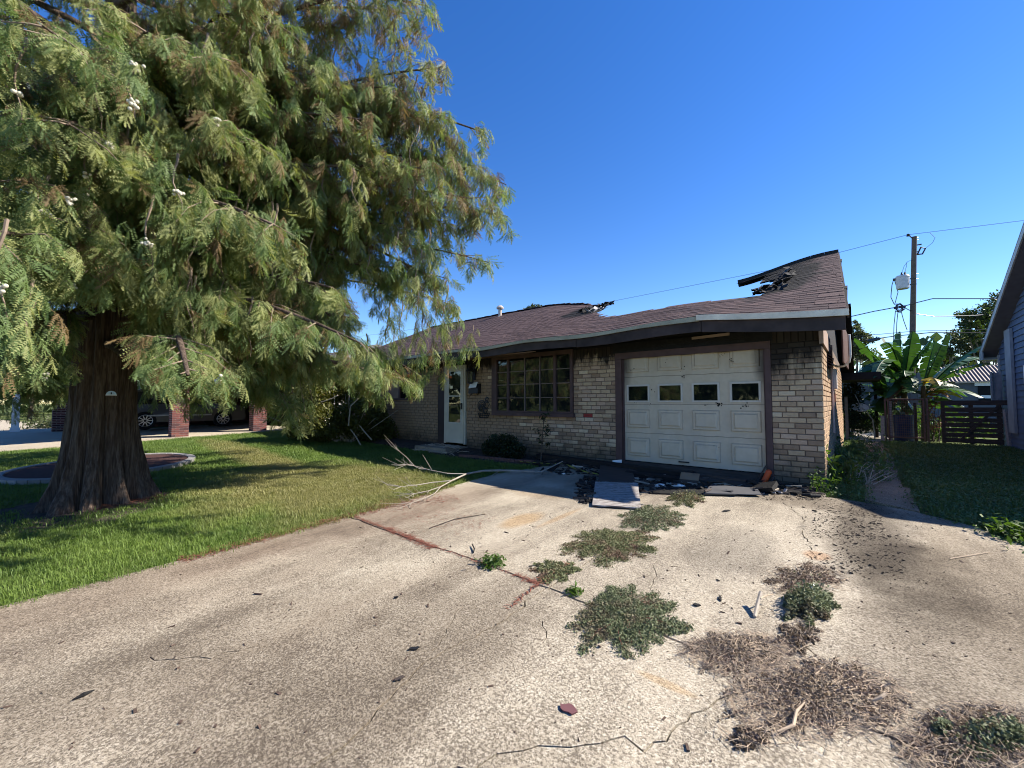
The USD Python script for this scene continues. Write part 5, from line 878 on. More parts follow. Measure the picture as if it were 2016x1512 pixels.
for p in pts:
    x, y, w = proj((p[0], p[1], zg(*p)))
    ok = w > 1 and -120 < x < 1250 and y < 1600 and not pb_.contains(Point(p)) and not pn_.contains(Point(p)) and np.hypot(*(p - TC)) > 0.85 and ((p - RC_) / [rx + .1, ry + .1]) @ ((p - RC_) / [rx + .1, ry + .1]) > 1
    if soilp.contains(Point(p)) and rg.random() < 0.72: ok = False
    if p[1] > 7.1 and p[0] > -9.2: ok = False
    keep.append(ok)
pts = pts[np.array(keep)]; n = len(pts); print("tufts", n)
dist = np.hypot(pts[:, 0], pts[:, 1]); pos = np.array([(a, b, zg(a, b) - 0.02) for a, b in pts])
instancer("/World/lawn_grass", [(tuft(s, 20, 0.058, 0.04, 0.0024), M_GR) for s in range(4)] + [(tuft(s + 9, 24, 0.06, 0.06, 0.0035), M_GR) for s in range(2)], pos, Rot.from_euler("z", rg.uniform(0, 6.28, n)).as_quat(), rg.uniform(0.5, 1.1, n) * rg.lognormal(0.08, 0.22, n) * np.where((np.abs(pts[:, 0] + 7.6) < 1.6) & (np.abs(pts[:, 1] - 4.1) < 1.2), 0.75, 1), np.where(dist < 8, rg.integers(0, 4, n), rg.integers(4, 6, n)), label="mown green lawn grass with a dry patch by the driveway", kind="stuff")
# leafy ground cover in the shaded side yard
M_GC = leafmat("ground_cover_leaves", [(0.2, (0.085, 0.13, 0.045)), (0.5, (0.13, 0.19, 0.065)), (0.85, (0.21, 0.25, 0.095))], (1.2, 1.4, 0.6), 0.3)
def clump(seed, n, rad, h, leaf):
    r = np.random.default_rng(seed); c = np.stack([r.normal(0, rad, n), r.normal(0, rad, n), np.abs(r.normal(0.4, 0.35, n)) * h], 1); return MB().quads(rquads(c, leaf, r, 0.45, True, 0.7))
pts = np.vstack([scatter(5200, 0.5, 3.4, 6.5, 19.2), scatter(1500, 0.4, 3.5, 6.2, 10), scatter(900, 3.4, 7, 5.5, 9.5), scatter(700, -0.4, 0.05, 7.7, 19)]); er = Polygon(EDGE_R + [(6, -8), (6, 7.6)]).union(sbox(-0.4, 7, 6, 30)); pe = prep(outline.buffer(0.02))
pts = np.array([p for p in pts if not pe.contains(Point(p)) and not (0.03 < p[0] < 0.62 + 0.04 * math.sin(p[1] * 3)) and not (p[0] > 3.4 and p[1] > 9.65)]); n = len(pts)
instancer("/World/ground_cover", [(clump(s, 34, 0.07, 0.07, 0.016), M_GC) for s in range(4)] + [(tuft(s + 40, 14, 0.09, 0.05, 0.003), M_GC) for s in range(2)], np.array([(a, b, zg(a, b) - 0.01) for a, b in pts]), Rot.from_euler("z", rg.uniform(0, 6.28, n)).as_quat(), rg.uniform(0.7, 1.5, n), rg.integers(0, 6, n), label="low leafy weeds and grass covering the shaded side yard", kind="stuff")
# ------------------------------------------------------------------ plants by the house
M_SHRUB = leafmat("yellow_green_shrub", [(0.2, (0.075, 0.085, 0.02)), (0.5, (0.15, 0.15, 0.035)), (0.85, (0.26, 0.22, 0.06))], (1.2, 1.2, 0.5), 0.35)
M_DKSH = leafmat("dark_shrub_leaves", [(0.2, (0.02, 0.035, 0.015)), (0.5, (0.035, 0.055, 0.022)), (0.85, (0.06, 0.075, 0.03))], (1.2, 1.4, 0.6), 0.3)
M_WEED = leafmat("bright_weed_leaves", [(0.2, (0.06, 0.11, 0.02)), (0.5, (0.10, 0.17, 0.03)), (0.85, (0.19, 0.24, 0.06))], (1.2, 1.3, 0.5), 0.4)
def bush(name, label, base, lobes, n, leaf, m, stems=6, seed=1, cat="shrub", group=None):
    r = np.random.default_rng(seed); base = np.array(base, float); t = thing(name, label, cat, base, group); C = []; st_ = MB()
    for c, rad in lobes:
        c = np.array(c, float); rad = np.array(rad, float); k = int(n * np.prod(rad) ** (2 / 3) / sum(np.prod(q[1]) ** (2 / 3) for q in lobes)); d = r.normal(size=(k, 3)); d /= np.linalg.norm(d, axis=1, keepdims=True)
        p = c + d * rad * (r.uniform(0.5, 1.08, (k, 1)) + 0.2 * (meshkit.noise(c + d * rad * 3.0, seed)[:, None] - 0.5) * 2); C.append(p[p[:, 2] > base[2]])
        for _ in range(stems): e = c + r.normal(0, 0.6, 3) * rad; s = base + r.normal(0, 0.12, 3) * [1, 1, 0]; st_.tube([s, (s + e) / 2 + r.normal(0, 0.08, 3), e], [0.02, 0.014, 0.005], 5)
    obj("stem", st_, M_STICK if m is M_SHRUB else M_BARK, t); obj("foliage", MB().quads(rquads(np.vstack(C), leaf, r)), m, t, kind="stuff"); return t
sb = np.array([-13.0, 6.9, zg(-13.0, 6.9)])
S = lambda px, py, dd, a, b, c: (atD(px, py, 13.7 + dd), (a, b, c))
bush("overgrown_shrub", "large overgrown yellow green shrub at the left corner of the brick house", sb, [S(625, 775, 0, .75, .75, .45), S(600, 800, 0.2, .55, .6, .5), S(665, 770, 0.3, .6, .6, .5), S(690, 762, 0.2, .45, .5, .42), S(640, 830, -.2, 1.1, .9, .65), S(710, 820, 0.0, 1.0, .8, .7), S(740, 845, 0.2, .7, .7, .55), S(600, 850, 0.2, .6, .6, .4)], 30000, 0.05, M_SHRUB, 5, 61)
for k, pts_ in enumerate([[(705, 785), (690, 800), (686, 838)], [(690, 845), (702, 862), (710, 876)], [(708, 838), (722, 855), (732, 866)], [(632, 792), (655, 784), (665, 778)]]):
    P = [atD(x, y, 12.5) for x, y in pts_]; one("leaning_stick", MB().tube(P, [0.014, 0.018, 0.02], 6), M_STICK, ["bent bare stick standing up through the overgrown shrub", "bare stick slanting to the ground before the shrub", "shorter bare stick slanting low beside the shrub", "pale twig crossing the lit top of the shrub"][k], "stick")
ds_ = onY(988, 885, 7.75); ds_[2] = -0.15
bush("dark_shrub", "low dark leafy shrub under the picture window", ds_, [(ds_ + [0, 0, 0.28], (.42, .3, .3)), (ds_ + [0.35, 0, 0.18], (.3, .3, .22)), (ds_ + [-0.3, -.05, 0.2], (.28, .25, .2))], 4200, 0.035, M_DKSH, 4, 62)
sp_ = onY(1065, 885, 7.75); sp_[2] = -0.15; r = np.random.default_rng(63); sap = thing("sapling", "thin sapling with sparse leaves growing against the brick below the window", "sapling", sp_); C = []; st_ = MB()
st_.tube([sp_, sp_ + [0.0, 0.05, 0.5], sp_ + [0.03, 0.1, 1.05]], [0.016, 0.012, 0.006], 6)
for k in range(9):
    a = sp_ + [0.01, 0.06, 0.35 + 0.08 * k]; e = a + [r.uniform(-0.6, 0.3) if k % 2 else r.uniform(-0.1, 0.3), r.uniform(-0.2, 0.1), r.uniform(-0.02, 0.25)]; st_.tube([a, (a + e) / 2 + [0, 0, .03], e], [0.006, 0.004, 0.002], 4); C.append(a + (e - a) * r.uniform(0.4, 1.05, (16, 1)) + r.normal(0, 0.03, (16, 3)))
obj("stem", st_, M_BARK, sap); obj("foliage", MB().quads(rquads(np.vstack(C), 0.045, r, 0.35)), M_DKSH, sap, kind="stuff")
def weedclump(label, base, h, n, spread, m, seed, leaf=0.05, lean=(0, 0)):
    r = np.random.default_rng(seed); base = np.array(base, float); t = thing("weed_clump", label, "weeds", base); st_ = MB(); C = []
    for _ in range(n):
        b = base + [r.normal(0, spread), r.normal(0, spread), 0]; e = b + [r.normal(0, 0.35 * h) + lean[0], r.normal(0, 0.35 * h) + lean[1], h * r.uniform(0.5, 1.1)]; md = (b + e) / 2 + r.normal(0, 0.05, 3); st_.tube([b, md, e], [0.006, 0.005, 0.002], 4)
        k = int(26 * h / 0.6) + 6; tt = r.uniform(0.15, 1, (k, 1)); C.append(b + (e - b) * tt + r.normal(0, 0.05, (k, 3)))
    obj("stem", st_, m, t, kind="stuff"); obj("foliage", MB().quads(rquads(np.vstack(C), leaf, r, 0.3)), m, t, kind="stuff")
weedclump("dark leafy weeds crowding the foot of the side wall", (-0.12, 9.6, -0.15), 0.5, 22, 0.24, M_GC, 71)
weedclump("tall dark weeds along the side wall further back", (-0.12, 11.4, -0.15), 0.55, 24, 0.3, M_GC, 72)
weedclump("pale green upright weed lit at the front corner of the wall", (-0.24, 8.75, -0.15), 0.62, 5, 0.05, M_WEED, 73, 0.06)
weedclump("dry grey grass tuft bending over the side path", (0.0, 9.0, -0.15), 0.42, 9, 0.1, M_STICK, 74, 0.014, (0.2, -0.1))
weedclump("small green weed sprouting at the base of the brick corner", (-0.5, 7.98, -0.16), 0.3, 9, 0.07, M_WEED, 75, 0.035)
weedclump("shaded weeds where the side wall ends", (-0.1, 13.8, -0.15), 0.6, 20, 0.35, M_GC, 76)
bush("rear_bush", "speckled grey green bush behind the rear house corner", (-0.3, 21.0, -0.15), [((-0.35, 20.6, 0.9), (.45, .5, .8)), ((-0.2, 20.8, 1.6), (.35, .4, .5)), ((0.1, 21.2, 0.5), (.5, .5, .45))], 5200, 0.05, M_DKSH, 6, 64)
bush("sunny_weeds", "sunlit yellow green weeds beside the back path", (1.0, 23.5, -0.15), [((0.95, 23.2, 0.25), (.55, .9, .35)), ((0.6, 25.5, 0.4), (.9, 1.2, .5)), ((1.5, 24.5, 0.5), (.8, 1.0, .6)), ((-0.4, 26.5, 0.35), (.8, .6, .45))], 6500, 0.055, M_WEED, 4, 65, "weeds")
bush("sunny_weeds", "sunlit weeds seen through the metal gate bars", (2.6, 22.5, -0.15), [((2.2, 22.2, 0.15), (.9, .7, .3)), ((3.0, 23.2, 0.3), (.9, .8, .45))], 3500, 0.05, M_WEED, 3, 66, "weeds")
M_PINK = leafmat("reddish_leaves", [(0.2, (0.22, 0.11, 0.08)), (0.8, (0.36, 0.22, 0.17))], (1.1, 0.9, 0.8), 0.3)
pq = onY(1836, 830, 20.6); bush("reddish_bush", "reddish leaved bush behind the right side of the metal gate", (pq[0], 20.6, -0.15), [((pq[0], 20.6, 0.55), (.3, .3, .38)), ((pq[0] + 0.05, 20.7, 1.2), (.22, .25, .3))], 420, 0.05, M_PINK, 5, 67)

# ------------------------------------------------------------------ weeds on the driveway
def matmat(name, green, red):
    g = G(); p = g.pos(); n = g.noise(p, 5.5, 4, 0.6); k = g.rng(n, 0.5, 0.66, 0, 0.85); r = g("geometry", "random_per_island")
    a = g.ramp(r, [(0, sc(green, 0.6)), (1, sc(green, 1.5))]); b = g.ramp(r, [(0, sc(red, 0.6)), (1, sc(red, 1.5))]); col = g.mix(k, a, b); return g.surf(name, col, 0.6, spec=0.3, trans=col, transw=0.2)
M_MAT = matmat("spurge_green_red", (0.23, 0.27, 0.135), (0.27, 0.19, 0.13)); M_MATR = matmat("spurge_reddish", (0.25, 0.27, 0.12), (0.33, 0.20, 0.14)); M_MATD = matmat("dead_spurge", (0.30, 0.23, 0.16), (0.28, 0.18, 0.14))
M_STRAW = flat("pale_straw", (0.40, 0.31, 0.22), 0.85, 0.3, 30)
def matw(label, box_, n, h, m, seed, leaf=0.011, straw=0, name="weed_mat", runners=26, core=0.62, turn=0.0):
    """a creeping mat: runners from a crown, every runner set with small leaves; box_ = (x0, y0, x1, y1) where the photo has it"""
    r = np.random.default_rng(seed); x0, y0, x1, y1 = box_; xc, yc = (x0 + x1) / 2, (y0 + y1) / 2
    L_, R_, T_, B_ = onG(x0, yc), onG(x1, yc), onG(xc, y0), onG(xc, y1); c = (T_ + B_) / 2; u = (R_ - L_) / 2; w = (T_ - B_) / 2; t = thing(name, label, "weeds", (*c[:2], zg(*c[:2]))); st_ = MB(); C = []
    ph = r.uniform(0, 6.28, 4)
    for k in range(runners):
        a = 2 * math.pi * k / runners + r.normal(0, 0.12); e = (0.82 + 0.13 * math.sin(3 * a + ph[0]) + 0.1 * math.sin(5 * a + ph[1]) + r.uniform(-0.08, 0.16)); q = np.linspace(0, 1, 8); cv = r.normal(0, 0.25)
        P = np.array([c + u * e * s * math.cos(a + cv * s) + w * e * s * math.sin(a + cv * s) for s in q]); P[:, 2] = [zg(*p[:2]) + 0.006 + h * 0.5 * math.sin(math.pi * min(1, s * 1.1)) * r.uniform(0.3, 1) for p, s in zip(P, q)]
        st_.tube(P, 0.0022, 3, cap=False); kk = int(1.7 * n) // runners
        s = r.uniform(0, 1, kk) ** core; i = s * 7; i0 = np.minimum(i.astype(int), 6); pp = P[i0] + (P[i0 + 1] - P[i0]) * (i - i0)[:, None]
        off = (u * r.normal(0, 0.16, (kk, 1)) + w * r.normal(0, 0.16, (kk, 1))) * (1 - 0.72 * s)[:, None]; pp = pp + off; pp[:, 2] = np.array([zg(*p[:2]) for p in pp]) + 0.004 + np.abs(r.normal(0, 0.45, kk)) * h * (1.05 - s ** 2); C.append(pp)
    obj("runner", st_, M_STRAW if m is M_MATD else flat(f"runner_red_{seed}", (0.16, 0.07, 0.05), 0.8), t, kind="stuff"); obj("foliage", MB().quads(rquads(np.vstack(C), leaf, r, 0.55, True, 0.9)), m, t, kind="stuff")
    if straw: obj("dry_stalk", strawbed(c, u, w, straw, r), M_STRAW, t, kind="stuff")
def strawbed(c, u, w, n, r, L=0.1, hh=0.03):
    m = MB()
    for _ in range(n):
        a, s = r.uniform(0, 6.28), r.uniform(0, 1) ** 0.5; p = c + u * s * math.cos(a) + w * s * math.sin(a); b = r.uniform(0, 6.28); l = L * r.uniform(0.3, 1.3); d = np.array([math.cos(b), math.sin(b), 0]) * l; k = np.array([-d[1], d[0], 0]) * r.normal(0, 0.3)
        P = np.array([p - d / 2, p + k, p + d / 2]); P[:, 2] = np.array([zg(*q[:2]) for q in P]) + 0.004 + np.abs(r.normal(0, hh * 0.5, 3)); m.tube(P, [0.0011, 0.0015, 0.0007], 3, cap=False)
    return m
matw("large thick green weed mat below the slab joint, the biggest one", (1118, 1158, 1352, 1292), 14000, 0.06, M_MAT, 81, 0.0085, runners=40)
matw("broad weed mat half green half reddish just above the joint", (1100, 1040, 1312, 1115), 9000, 0.05, M_MATR, 82, 0.0095, runners=34)
matw("green weed mat touching the lower edge of the plywood board", (1208, 996, 1355, 1052), 4500, 0.09, M_MAT, 83, runners=24)
matw("small far weed tuft between the plywood and the garage debris", (1310, 970, 1395, 1001), 2200, 0.10, M_MATR, 84, runners=18)
matw("thin reddish weed strip along the joint crossing", (1040, 1100, 1145, 1155), 2200, 0.03, M_MATR, 85, runners=16)
matw("round bushy green weed with a dark side beside the long crack", (1530, 1165, 1655, 1232), 3600, 0.15, M_MAT, 86, 0.012, runners=24)
matw("brown dried weed patch just behind the round bushy weed", (1505, 1110, 1665, 1180), 2000, 0.05, M_MATD, 87, 0.010, 320, runners=22)
matw("brown dead weed bed beside the big green mat", (1335, 1245, 1560, 1330), 1500, 0.035, M_MATD, 88, 0.009, 620, "dead_weed_bed", 26)
matw("wide dead weed bed with pale stalks along the lower joint", (1430, 1300, 1790, 1465), 2600, 0.045, M_MATD, 89, 0.009, 1100, "dead_weed_bed", 34)
matw("dead weed bed running out of the lower right corner", (1760, 1390, 2110, 1540), 2200, 0.045, M_MATD, 90, 0.009, 650, "dead_weed_bed", 28)
matw("green weed strip at the lower right corner of the drive", (1860, 1420, 2100, 1500), 3800, 0.06, M_MAT, 91, runners=22)
matw("little green weed in the corner before the dead bed", (1830, 1425, 1880, 1462), 700, 0.06, M_MAT, 92, runners=12)
matw("reddish brown weed wisp to the right of the dead bed", (1520, 1225, 1620, 1290), 1500, 0.03, M_MATD, 93, 0.010, 60, runners=14)
matw("brown weed scrap near the bottom edge below the dead bed", (1430, 1430, 1520, 1480), 900, 0.03, M_MATD, 94, 0.010, 50, runners=12)
def smallweed(label, px, py, n, h, spread, seed, leaf=0.03):
    r = np.random.default_rng(seed); b = onG(px, py); t = thing("small_weed", label, "weeds", b); C = b + r.normal(0, spread, (n, 3)) * [1, 1, 0]; C[:, 2] = b[2] + np.abs(r.normal(0.3, 0.4, n)) * h; obj("leaf", MB().quads(rquads(C, leaf, r, 0.4, True, 0.8)), M_WEED, t, kind="stuff")
    st_ = MB(); [st_.tube([b, (b + c) / 2 + [0, 0, 0.01], c], 0.002, 3) for c in C[:30]]; obj("stem", st_, M_WEED, t, kind="stuff")
smallweed("little green weed growing in the middle of the slab joint", 970, 1112, 190, 0.09, 0.055, 95, 0.028); smallweed("bright green sprout at the top left of the largest weed mat", 1133, 1168, 80, 0.05, 0.035, 96, 0.024); smallweed("green tuft at the right edge of the drive by the shade line", 2008, 1058, 260, 0.16, 0.10, 97, 0.045)

# ------------------------------------------------------------------ the fallen branch
r = np.random.default_rng(110); fb_ = thing("fallen_branch", "long bare pale branch fallen across lawn edge and driveway", "branch", onG(960, 935)); wood = MB(); tw = MB()
def trail(pts, dz): return np.array([onG(x, y, z) for (x, y), z in zip(pts, dz)])
main = trail([(1108, 908), (1088, 918), (1065, 929), (1030, 927), (985, 926), (950, 927), (918, 933), (890, 946)], [.22, .1, .05, .06, .09, .1, .1, .09]); wood.tube(main, [.007, .012, .016, .019, .020, .019, .017, .015], 9)
obj("main_limb", wood, M_BLEACH, fb_, smooth=True)
def twig(pts, dz, r0):
    P = trail(pts, dz); tw.tube(P, np.linspace(r0 * 0.62, 0.002, len(P)), 6)
    for k in range(2, len(P) - 1):
        for _ in range(3):
            d = P[k] - P[k - 1]; d /= np.linalg.norm(d); d = Rot.from_euler("z", r.choice([-1, 1]) * r.uniform(0.4, 0.9)).apply(d); l = r.uniform(0.15, 0.45); e = P[k] + d * l + [0, 0, r.uniform(0.0, 0.15)]; m_ = P[k] + d * l * 0.5 + r.normal(0, 0.02, 3); m_[2] = max(m_[2], zg(*m_[:2]) + 0.01); e[2] = max(e[2], zg(*e[:2]) + 0.01); tw.tube([P[k], m_, e], [0.0045, 0.0032, 0.0015], 5)
twig([(918, 933), (880, 932), (845, 925), (815, 917), (800, 915), (775, 925)], [.1, .14, .2, .28, .33, .4], .018); twig([(815, 917), (800, 900), (788, 890), (775, 878)], [.28, .42, .52, .6], .014); twig([(890, 946), (850, 950), (820, 955), (790, 958), (765, 952)], [.09, .1, .12, .15, .2], .016)
twig([(890, 946), (868, 958), (845, 966), (815, 972), (780, 976)], [.09, .07, .06, .06, .05], .017); twig([(868, 958), (855, 972), (838, 980), (810, 990), (790, 1000)], [.07, .04, .04, .03, .03], .013); twig([(800, 915), (785, 916), (770, 915)], [.33, .38, .4], .01); twig([(850, 925), (838, 905), (832, 895)], [.2, .4, .5], .009); twig([(985, 926), (965, 938), (940, 944)], [.06, .04, .03], .012)
obj("twig", tw, M_BLEACH, fb_, kind="stuff")

# ------------------------------------------------------------------ rubbish in front of the garage
def slab3(label, name, cat, corners, th, m, lift=(0, 0, 0, 0)):
    """a thin board from four picture corners on the ground, each lifted"""
    P = [onG(x, y, z) for (x, y), z in zip(corners, lift)]; mb_ = MB().add([p for p in P] + [p + [0, 0, th] for p in P], MB.BF); return one(name, mb_, m, label, cat)
def plymat():
    g = G(); p = g.pos(); q = g("mapping", "vector", vector=p, rotation=(0, 0, 0.55), scale=(1.5, 9, 9)); wv = g("wave_texture", "fac", vector=q, scale=1.3, distortion=5.0, detail=3.0, detail_scale=1.2); n = g.noise(p, 45, 4)
    col = g.ramp(wv, [(0.1, (0.12, 0.105, 0.095)), (0.5, (0.27, 0.25, 0.235)), (0.9, (0.40, 0.375, 0.35))]); col = g.mix(g.rng(n, 0.55, 0.7), col, (0.20, 0.14, 0.12)); return g.surf("weathered_plywood", col, 0.9, wv, 0.003)
M_PLY = plymat(); pb3 = [(1166, 996), (1262, 1002), (1256, 953), (1172, 950)]
ply = thing("plywood_board", "weathered grey plywood board lying half in the sun", "board", onG(1215, 985)); P = [onG(x, y, z) for (x, y), z in zip(pb3, (0.02, 0.02, 0.10, 0.09))]; mid = [(P[0] + P[3]) / 2, (P[1] + P[2]) / 2]
for a, b, c, d in ((P[0], P[1], mid[1] - (mid[1] - P[1]) * 0.012, mid[0] - (mid[0] - P[0]) * 0.012), (mid[0], mid[1], P[2], P[3])): obj("sheet", MB().add([a, b, c, d, a + [0, 0, .018], b + [0, 0, .018], c + [0, 0, .018], d + [0, 0, .018]], MB.BF), M_PLY, ply)
jg = MB()
for k in range(14): t = (k + 0.5) / 14; p = P[3] + (P[2] - P[3]) * t; jg.obox(p + [0, 0.01, 0.012], (0.05, r.uniform(0.01, 0.06), 0.006), Rot.from_euler("z", r.uniform(-20, 20), degrees=True))
obj("splintered_edge", jg, M_PLY, ply, kind="stuff")
slab3("dark wet plywood board in the shade behind the grey one", "dark_board", "board", [(1178, 948), (1252, 952), (1240, 912), (1182, 910)], 0.02, M_DARKW, (.05, .05, .08, .08))
one("charred_beam", MB().beam(onG(1060, 899, .07), onG(1352, 937, .09), 0.14, 0.15, 0.1), M_CHAR, "long charred beam lying before the garage door", "beam")
one("scorched_plank", MB().beam(onG(1362, 942, .06), onG(1508, 958, .06), 0.13, 0.04, 0.15).beam(onG(1376, 935, .1), onG(1470, 947, .1), 0.09, 0.04), M_DARKW, "shorter scorched plank with a pale cut end before the door", "plank")
one("charred_stud", MB().beam(onG(1232, 932, .05), onG(1345, 946, .05), 0.09, 0.09, 0.3), M_CHAR, "burnt stud between the long beam and the cardboard", "beam")
cbx = thing("cardboard_flap", "brown cardboard flap leaning on the burnt stud", "cardboard", onG(1358, 950)); c0 = onG(1358, 951, 0.02)
obj("flap", MB().obox(c0 + [0, 0, 0.11], (0.30, 0.012, 0.15), Rot.from_euler("xz", [-48, 4], degrees=True)), flat("brown_cardboard", (0.27, 0.18, 0.11), 0.9, 0.2), cbx); obj("fold", MB().obox(c0 + [0.0, -0.07, 0.03], (0.29, 0.012, 0.07), Rot.from_euler("xz", [-8, 4], degrees=True)), M_DARKW, cbx)
oc = thing("orange_tool", "orange plastic tool body standing at the right garage jamb", "tool", onG(1507, 952)); ob = onG(1506, 953)
mb_ = MB(); ang = Rot.from_euler("yz", [24, 25], degrees=True); v = trimesh.creation.capsule(0.3, 0.05, count=[10, 10]); vv = np.array(v.vertices) * [1.0, 0.75, 1.0]; vv = ang.apply(vv) + ob + [0.0, 0, 0.06]; mb_.add(vv, v.faces.tolist()); obj("body", mb_, flat("orange_plastic", (0.62, 0.085, 0.02), 0.4, 0.15), oc, smooth=True)
obj("bar", MB().beam(ob + [-0.12, 0, 0.02], ob + [0.02, 0.05, 0.3], 0.05, 0.02), M_DARKW, oc); obj("grip", MB().tube([ob + [0.02, 0, 0.02], ob + [0.1, -0.02, 0.05], ob + [0.14, 0, 0.14]], 0.016, 7), M_IRON, oc)
one("white_card", MB().obox(onG(1215, 914, 0.08) + [0, 0, 0.02], (0.2, 0.012, 0.14), Rot.from_euler("xzy", [-25, 5, -8], degrees=True)), M_WHITE, "white card propped at the left garage jamb", "card")
def crumple(px, py, s, seed, m, label, name, cat):
    b = trimesh.creation.icosphere(2, s); v = np.array(b.vertices); v *= (0.6 + 0.8 * meshkit.noise(v / s * 2.2 + seed, seed))[:, None] * [1.3, 0.9, 0.45]; one(name, MB().add(v + onG(px, py, s * 0.35), b.faces.tolist()), m, label, cat)
crumple(1300, 957, 0.075, 1, M_WHITE, "crumpled white paper beside the plywood in the shade", "paper_scrap", "paper"); crumple(1338, 958, 0.08, 2, M_WHITE, "crumpled white paper below the cardboard flap", "paper_scrap", "paper"); crumple(1275, 921, 0.06, 3, M_WEED, "yellow green leaf ball behind the charred beam", "leaf_ball", "leaf")
slab3("bent grey metal sheet at the bottom of the garage door", "metal_sheet", "metal", [(1322, 914), (1345, 921), (1342, 914), (1320, 905)], 0.008, M_GALV, (.05, .05, .12, .14)); slab3("flat tar paper sheet in front of the scorched plank", "tar_paper", "sheet", [(1285, 972), (1450, 976), (1440, 956), (1300, 960)], 0.01, M_BLACK, (.01, .02, .05, .03)); slab3("grey roofing sheet beside the tar paper in the debris", "roofing_sheet", "sheet", [(1385, 972), (1500, 975), (1490, 962), (1400, 955)], 0.01, flat("felt_grey", (0.07, 0.07, 0.075), 0.8), (.03, .03, .06, .08))
tape = MB()
for a, b in (((1018, 908), (1072, 912)), ((1072, 912), (1110, 913)), ((1110, 913), (1150, 928)), ((1150, 928), (1182, 934))): tape.beam(onG(*a, .03), onG(*b, .035), 0.06, 0.003)
def tapemat():
    g = G(); p = g.pos(); w = g("wave_texture", "fac", vector=p, scale=3.2, bands_direction="diagonal"); return g.surf("barrier_tape", g.mix(g.rng(w, 0.45, 0.5), (0.02, 0.02, 0.015), (0.42, 0.40, 0.05)), 0.5)
one("barrier_tape", tape, tapemat(), "yellow and black barrier tape trailing in front of the beam", "tape")
one("white_chip", MB().obox(onG(1107, 932, .01), (.1, .05, .02)), M_WHITE, "small white chip on the shaded drive", "chip")
def bits(name, label, m, spots, seed, size, flatk=0.25):
    r = np.random.default_rng(seed); mb_ = MB()
    for x0, y0, x1, y1, n in spots:
        for _ in range(n):
            p = onG(r.uniform(x0, x1), r.uniform(y0, y1)); s = size * r.lognormal(0, 0.5); mb_.obox(p + [0, 0, s * flatk * 0.5 + 0.002], (s * r.uniform(.6, 2.6), s * r.uniform(.4, 1), s * flatk * r.uniform(0.4, 1.5)), Rot.from_euler("xyz", [r.normal(0, .25), r.normal(0, .25), r.uniform(0, 6.28)]))
    stuff(name, mb_, m, label)
bits("charred_debris", "black burnt debris heaped along the garage door", M_CHAR, [(1060, 905, 1240, 935, 120), (1230, 918, 1510, 958, 420), (1250, 950, 1600, 972, 330), (1140, 940, 1172, 992, 90), (1520, 958, 1650, 968, 60)], 121, 0.05)
bits("ash_flake", "pale plaster and paper flakes among the burnt debris", flat("ash_pale", (0.33, 0.31, 0.30), 0.9, 0.4, 30), [(1230, 920, 1510, 968, 60), (1380, 965, 1600, 974, 60)], 122, 0.03)
bits("dirt_clod", "dark dirt and bark crumbs washed down the right of the drive", M_SOIL, [(1540, 972, 1680, 985, 400), (1600, 985, 1740, 1060, 900), (1640, 1050, 1780, 1130, 380), (1600, 1090, 1700, 1130, 90), (1500, 965, 1620, 985, 260), (1560, 985, 1860, 1160, 260)], 123, 0.006, 0.4)
bits("leaf_litter", "scattered small dark leaf bits and seeds on the driveway", flat("litter_brown", (0.075, 0.05, 0.038), 0.9, 0.5, 40), [(700, 960, 1150, 1120, 260), (300, 1080, 1100, 1300, 150), (1300, 1000, 1990, 1300, 220), (0, 1200, 900, 1500, 50), (900, 1200, 1500, 1500, 60), (1250, 975, 1560, 1180, 120)], 124, 0.0065)
def splinters(name, label, m, spots, seed):
    r = np.random.default_rng(seed); mb_ = MB()
    for x0, y0, x1, y1, n in spots:
        for _ in range(n):
            p = onG(r.uniform(x0, x1), r.uniform(y0, y1)); l = r.uniform(0.06, 0.34); a = r.normal(0.1, 0.6); d = np.array([math.cos(a), math.sin(a), r.normal(0, 0.12)]) * l / 2; z = abs(r.normal(0, .02)) + 0.015; mb_.beam(p - d + [0, 0, z + abs(d[2])], p + d + [0, 0, z + abs(d[2])], r.uniform(.008, .035), r.uniform(.004, .014), r.uniform(0, 3))
    stuff(name, mb_, m, label)
splinters("wood_splinter", "burnt wood splinters strewn before the garage door", M_DARKW, [(1080, 905, 1240, 932, 40), (1235, 920, 1510, 965, 170), (1140, 940, 1175, 990, 26), (1260, 960, 1620, 974, 60)], 151)
splinters("pale_splinter", "pale broken wood slivers in the garage debris", M_STICK, [(1235, 922, 1505, 962, 34), (1085, 908, 1235, 930, 10), (1380, 962, 1560, 972, 14)], 152)
def needles(name, label, segs, seed):
    r = np.random.default_rng(seed); mb_ = MB()
    for a, b, n, wd in segs:
        a, b = onG(*a), onG(*b); L = b - a; s = np.array([-L[1], L[0], 0]) / np.linalg.norm(L)
        for _ in range(n):
            p = a + L * r.random() + s * r.normal(0, wd); an = r.uniform(0, 6.28); d = np.array([math.cos(an), math.sin(an), 0]) * r.uniform(.012, .035); p[2] = zg(*p[:2]) + 0.004 + abs(r.normal(0, .006)); mb_.quads(np.array([[p - d, p + np.array([-d[1], d[0], 0]) * .16, p + d, p - np.array([-d[1], d[0], 0]) * .16]]))
    stuff(name, mb_, M_LITT, label)
